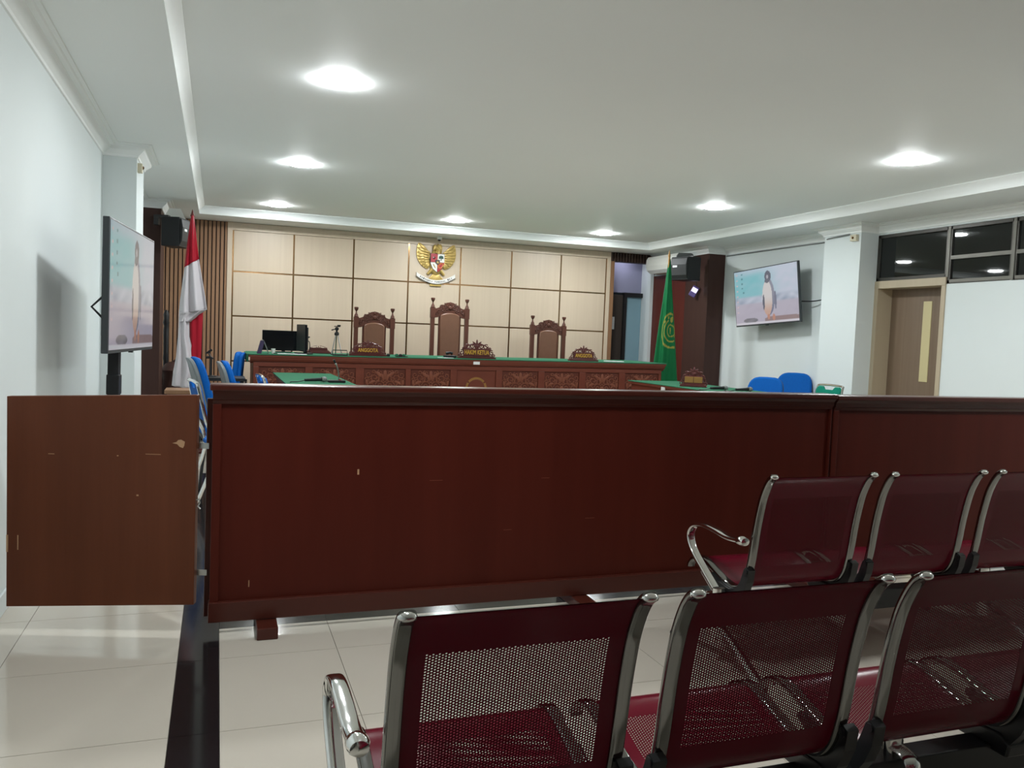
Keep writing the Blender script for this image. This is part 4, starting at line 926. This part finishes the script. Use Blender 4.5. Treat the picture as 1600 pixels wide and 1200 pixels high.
def flag_right():
    Y = 10.0
    t = thing('flag', 'green flag with gold round emblem draped on a pole right of the bench', 'flag', (5.80, Y, 0.0))
    part('pole', MB().cyl((0, 0.0, 0.02), (0, 0, 2.44), 0.013).lathe([(0.012, 2.44), (0.018, 2.46), (0.004, 2.53), (0.001, 2.55)], n=10), 'goldplate', t, smooth=True)
    part('base', MB().lathe([(0.17, 0), (0.16, 0.03), (0.03, 0.06), (0.02, 0.12)], n=20), 'darkred', t)
    g0 = (0.006, 0.125, 0.040); gold = (0.27, 0.25, 0.05)
    def surf(u, v):
        z = 0.55+v*1.87; f = (2.42-z)/1.87; hw = 0.012+0.165*f**0.95
        a = (u-0.5)*math.pi*1.25
        fold = 1+0.16*math.sin(u*21+1.0)*min(1, f*2)+0.08*math.sin(u*43)*min(1, f*2)
        return (0.01+hw*math.sin(a)*fold+0.02*f, -hw*0.75*math.cos(a)*fold, z)
    def col(u, v):
        z = 0.55+v*1.87; zz = (z-1.44)/0.24; uu = (u-0.53)/0.36; r = math.hypot(uu, zz); an = math.atan2(zz, uu)
        if 0.90 < r < 1.02: return gold
        if 0.58 < r < 0.66 and (an > 1.9 or an < -0.6): return gold
        if 0.30 < r < 0.37: return gold
        if 0.70 < r < 0.84 and math.sin(an*11) > 0.4 and -0.1 < an < 2.9: return gold
        if ((uu-0.12)/0.10)**2+((zz-0.62)/0.14)**2 < 1 or (0.40 < r < 0.80 and abs(math.sin(an*4+0.6)) < 0.22 and uu > 0.1): return gold
        if r < 0.18 and abs(uu) < 0.05+0.1*zz: return gold
        return g0
    o = grid_print('cloth', col, 110, 180, surf, 'flagprint', t); so = o.modifiers.new('thick', 'SOLIDIFY'); so.thickness = 0.003
    part('fringe', MB().tube([surf(0.02, 1-k/30) for k in range(31)], 0.006, 5), 'felt', t, smooth=True)
flag_right()

# ------------------------------------------------------------------ blue and green chairs
def pad_chair(label, loc, rotz, top, wd=0.46, backmat='greyshell', fab='bluefabric', group=None, lean=0.22):
    """local +y is forward; padded back with a hard shell behind"""
    t = thing('office_chair', label, 'chair', loc, rotz, group); h = top
    def backsheet(w_, y0, th, z0, z1):
        V = []; n = 10; m = 8; mb = MB()
        out = []
        zc, hh = (z0+z1)/2, (z1-z0)/2
        for k in range(28):
            a = 2*math.pi*k/28; ca, sa = math.cos(a), math.sin(a)
            out.append((math.copysign(abs(ca)**0.5, ca)*w_/2*(1-0.10*max(0, sa)), zc+math.copysign(abs(sa)**0.5, sa)*hh))
        mb.prism(out, y0, y0+th)
        mb.v = [(x, y-lean*(z-z0)+0.10*(x/w_*2)**2*0.35, z) for x, y, z in mb.v]
        return mb
    part('backrest', backsheet(wd, -0.17, 0.06, 0.50, h), fab, t, bevel=0.02, smooth=True)
    part('back_shell', backsheet(wd*0.97, -0.205, 0.036, 0.50, h-0.008), backmat, t, bevel=0.008, smooth=True)
    part('seat', B(-wd/2, wd/2, -0.20, 0.26, 0.40, 0.47), fab, t, bevel=0.03, smooth=True)
    part('seat_base', B(-wd/2+0.02, wd/2-0.02, -0.19, 0.24, 0.37, 0.402), 'blackplastic', t, bevel=0.006)
    for sx in (-1, 1):
        part('frame', MB().tube(bez([(sx*0.20, -0.24, 0.66), (sx*0.20, -0.20, 0.50), (sx*0.20, -0.14, 0.39), (sx*0.21, 0.2, 0.38)], 4), 0.011, 8), 'blackmetal', t, smooth=True)
        for sy in (-0.22, 0.22): part('leg', MB().tube([(sx*0.20, sy*0.8, 0.38), (sx*0.23, sy, 0.0)], 0.012, 8), 'blackmetal', t, smooth=True)
    return t
def fold_chair(label, loc, rotz, top, fab):
    t = thing('folding_chair', label, 'chair', loc, rotz); h = top
    fr_ = bez([(-0.20, -0.30, 0), (-0.20, -0.16, 0.40), (-0.195, -0.22, 0.62), (-0.185, -0.27, h-0.04), (-0.15, -0.285, h), (0.15, -0.285, h), (0.185, -0.27, h-0.04), (0.195, -0.22, 0.62), (0.20, -0.16, 0.40), (0.20, -0.30, 0)], 4)
    part('frame', MB().tube(fr_, 0.012, 8), 'chrome', t, smooth=True)
    part('front_frame', MB().tube(bez([(-0.18, -0.10, 0.47), (-0.18, 0.0, 0.38), (-0.19, 0.22, 0.0)], 3), 0.011, 8).tube(bez([(0.18, -0.10, 0.47), (0.18, 0.0, 0.38), (0.19, 0.22, 0.0)], 3), 0.011, 8), 'chrome', t, smooth=True)
    out = [(-0.185, 0.62), (-0.18, h-0.05), (-0.15, h-0.012), (-0.09, h-0.012), (-0.06, h-0.045), (0.06, h-0.045), (0.09, h-0.012), (0.15, h-0.012), (0.18, h-0.05), (0.185, 0.62)]
    mb = MB().prism(out, -0.014, 0.016); mb.v = [(x, y-0.215-0.22*(z-0.62), z) for x, y, z in mb.v]
    part('backrest', mb, fab, t, bevel=0.008)
    part('seat', B(-0.19, 0.19, -0.18, 0.20, 0.43, 0.465), fab, t, bevel=0.014)
    part('stretcher', MB().tube([(-0.19, 0.2, 0.06), (0.19, 0.2, 0.06)], 0.009, 8), 'chrome', t)
    return t
R = math.radians
pad_chair('blue padded chair with grey back shell nearest to the red and white flag', (0.075, 7.05, 0), R(-83), 1.02, 0.42)
pad_chair('blue padded chair with grey back shell between flag and long bench', (0.285, 8.25, 0), R(-85), 0.945, 0.40)
pad_chair('blue chair turned edge-on against the left end of the long bench', (0.075, 9.87, 0), R(88), 0.985, 0.40, 'bluefabric', lean=0.04)
fold_chair('low blue chrome chair at the corner of the left green table', (0.63, 7.5, 0), R(-84), 0.855, 'bluefabric')
fold_chair('blue chrome folding chair seen through the gap beside the gate', (0.12, 6.15, 0), R(-80), 0.885, 'bluefabric')
pad_chair('blue padded chair on the right, nearer to the green table', (5.87, 7.93, 0), R(125), 0.922, 0.42, 'blackplastic')
pad_chair('taller blue padded chair partly hidden behind the white column', (6.50, 8.22, 0), R(125), 0.97, 0.44, 'blackplastic')
fold_chair('green folding chair with chrome handle bar before the white column', (5.93, 7.17, 0), R(92), 0.886, 'greenfabric')
# dark carved stand, dark low table and small mic stand at far left
t = thing('carved_stand', 'dark carved wooden stand with tall post beside the left column', 'stand', (-0.53, 11.03, 0))
part('post', MB().lathe([(0.05, 0.0), (0.05, 0.55), (0.036, 0.58), (0.03, 0.8), (0.036, 0.84), (0.03, 0.9), (0.034, 1.2), (0.028, 1.24), (0.04, 1.28), (0.03, 1.33), (0.036, 1.38), (0.02, 1.43), (0.001, 1.44)], (-0.07, 0, 0), 12), 'blackmetal', t, smooth=True)
part('base', MB().lathe([(0.16, 0), (0.16, 0.5), (0.13, 0.62), (0.15, 0.70), (0.09, 0.78), (0.05, 0.80)], (0.02, -0.05, 0), 14), 'columnwood', t, smooth=True)
part('crest', MB().join(leaf((0.05, 0.80), 0.2, 0.07, 0.5, 0.02, -0.05)), 'columnwood', t, smooth=True)
t = thing('low_table', 'dark low table behind the blue chairs at the left', 'table', (0.10, 9.2, 0))
part('top', B(-0.22, 0.18, -0.2, 0.2, 0.70, 0.735), 'blackplastic', t, bevel=0.004)
for sx in (-0.19, 0.15):
    for sy in (-0.17, 0.17): part('leg', B(sx-0.015, sx+0.015, sy-0.015, sy+0.015, 0, 0.70), 'blackplastic', t)
t = thing('microphone_stand', 'small dark microphone stand on the low table before the slats', 'stand', (-0.06, 9.15, 0.7355))
part('base', MB().lathe([(0.05, 0), (0.048, 0.012), (0.01, 0.018)], n=14), 'blackmetal', t)
part('post', MB().cyl((0, 0, 0.015), (0, 0, 0.20), 0.011), 'blackmetal', t)
part('arm', MB().tube([(-0.05, 0, 0.20), (-0.01, 0, 0.205), (0.02, 0, 0.19)], [0.012, 0.016, 0.008], 6).tube([(-0.06, 0, 0.24), (-0.03, 0, 0.255), (0.005, 0, 0.285)], [0.006, 0.012, 0.012], 6).tube([(0.0, 0, 0.20), (-0.03, 0, 0.25)], 0.007, 6), 'blackmetal', t, smooth=True)
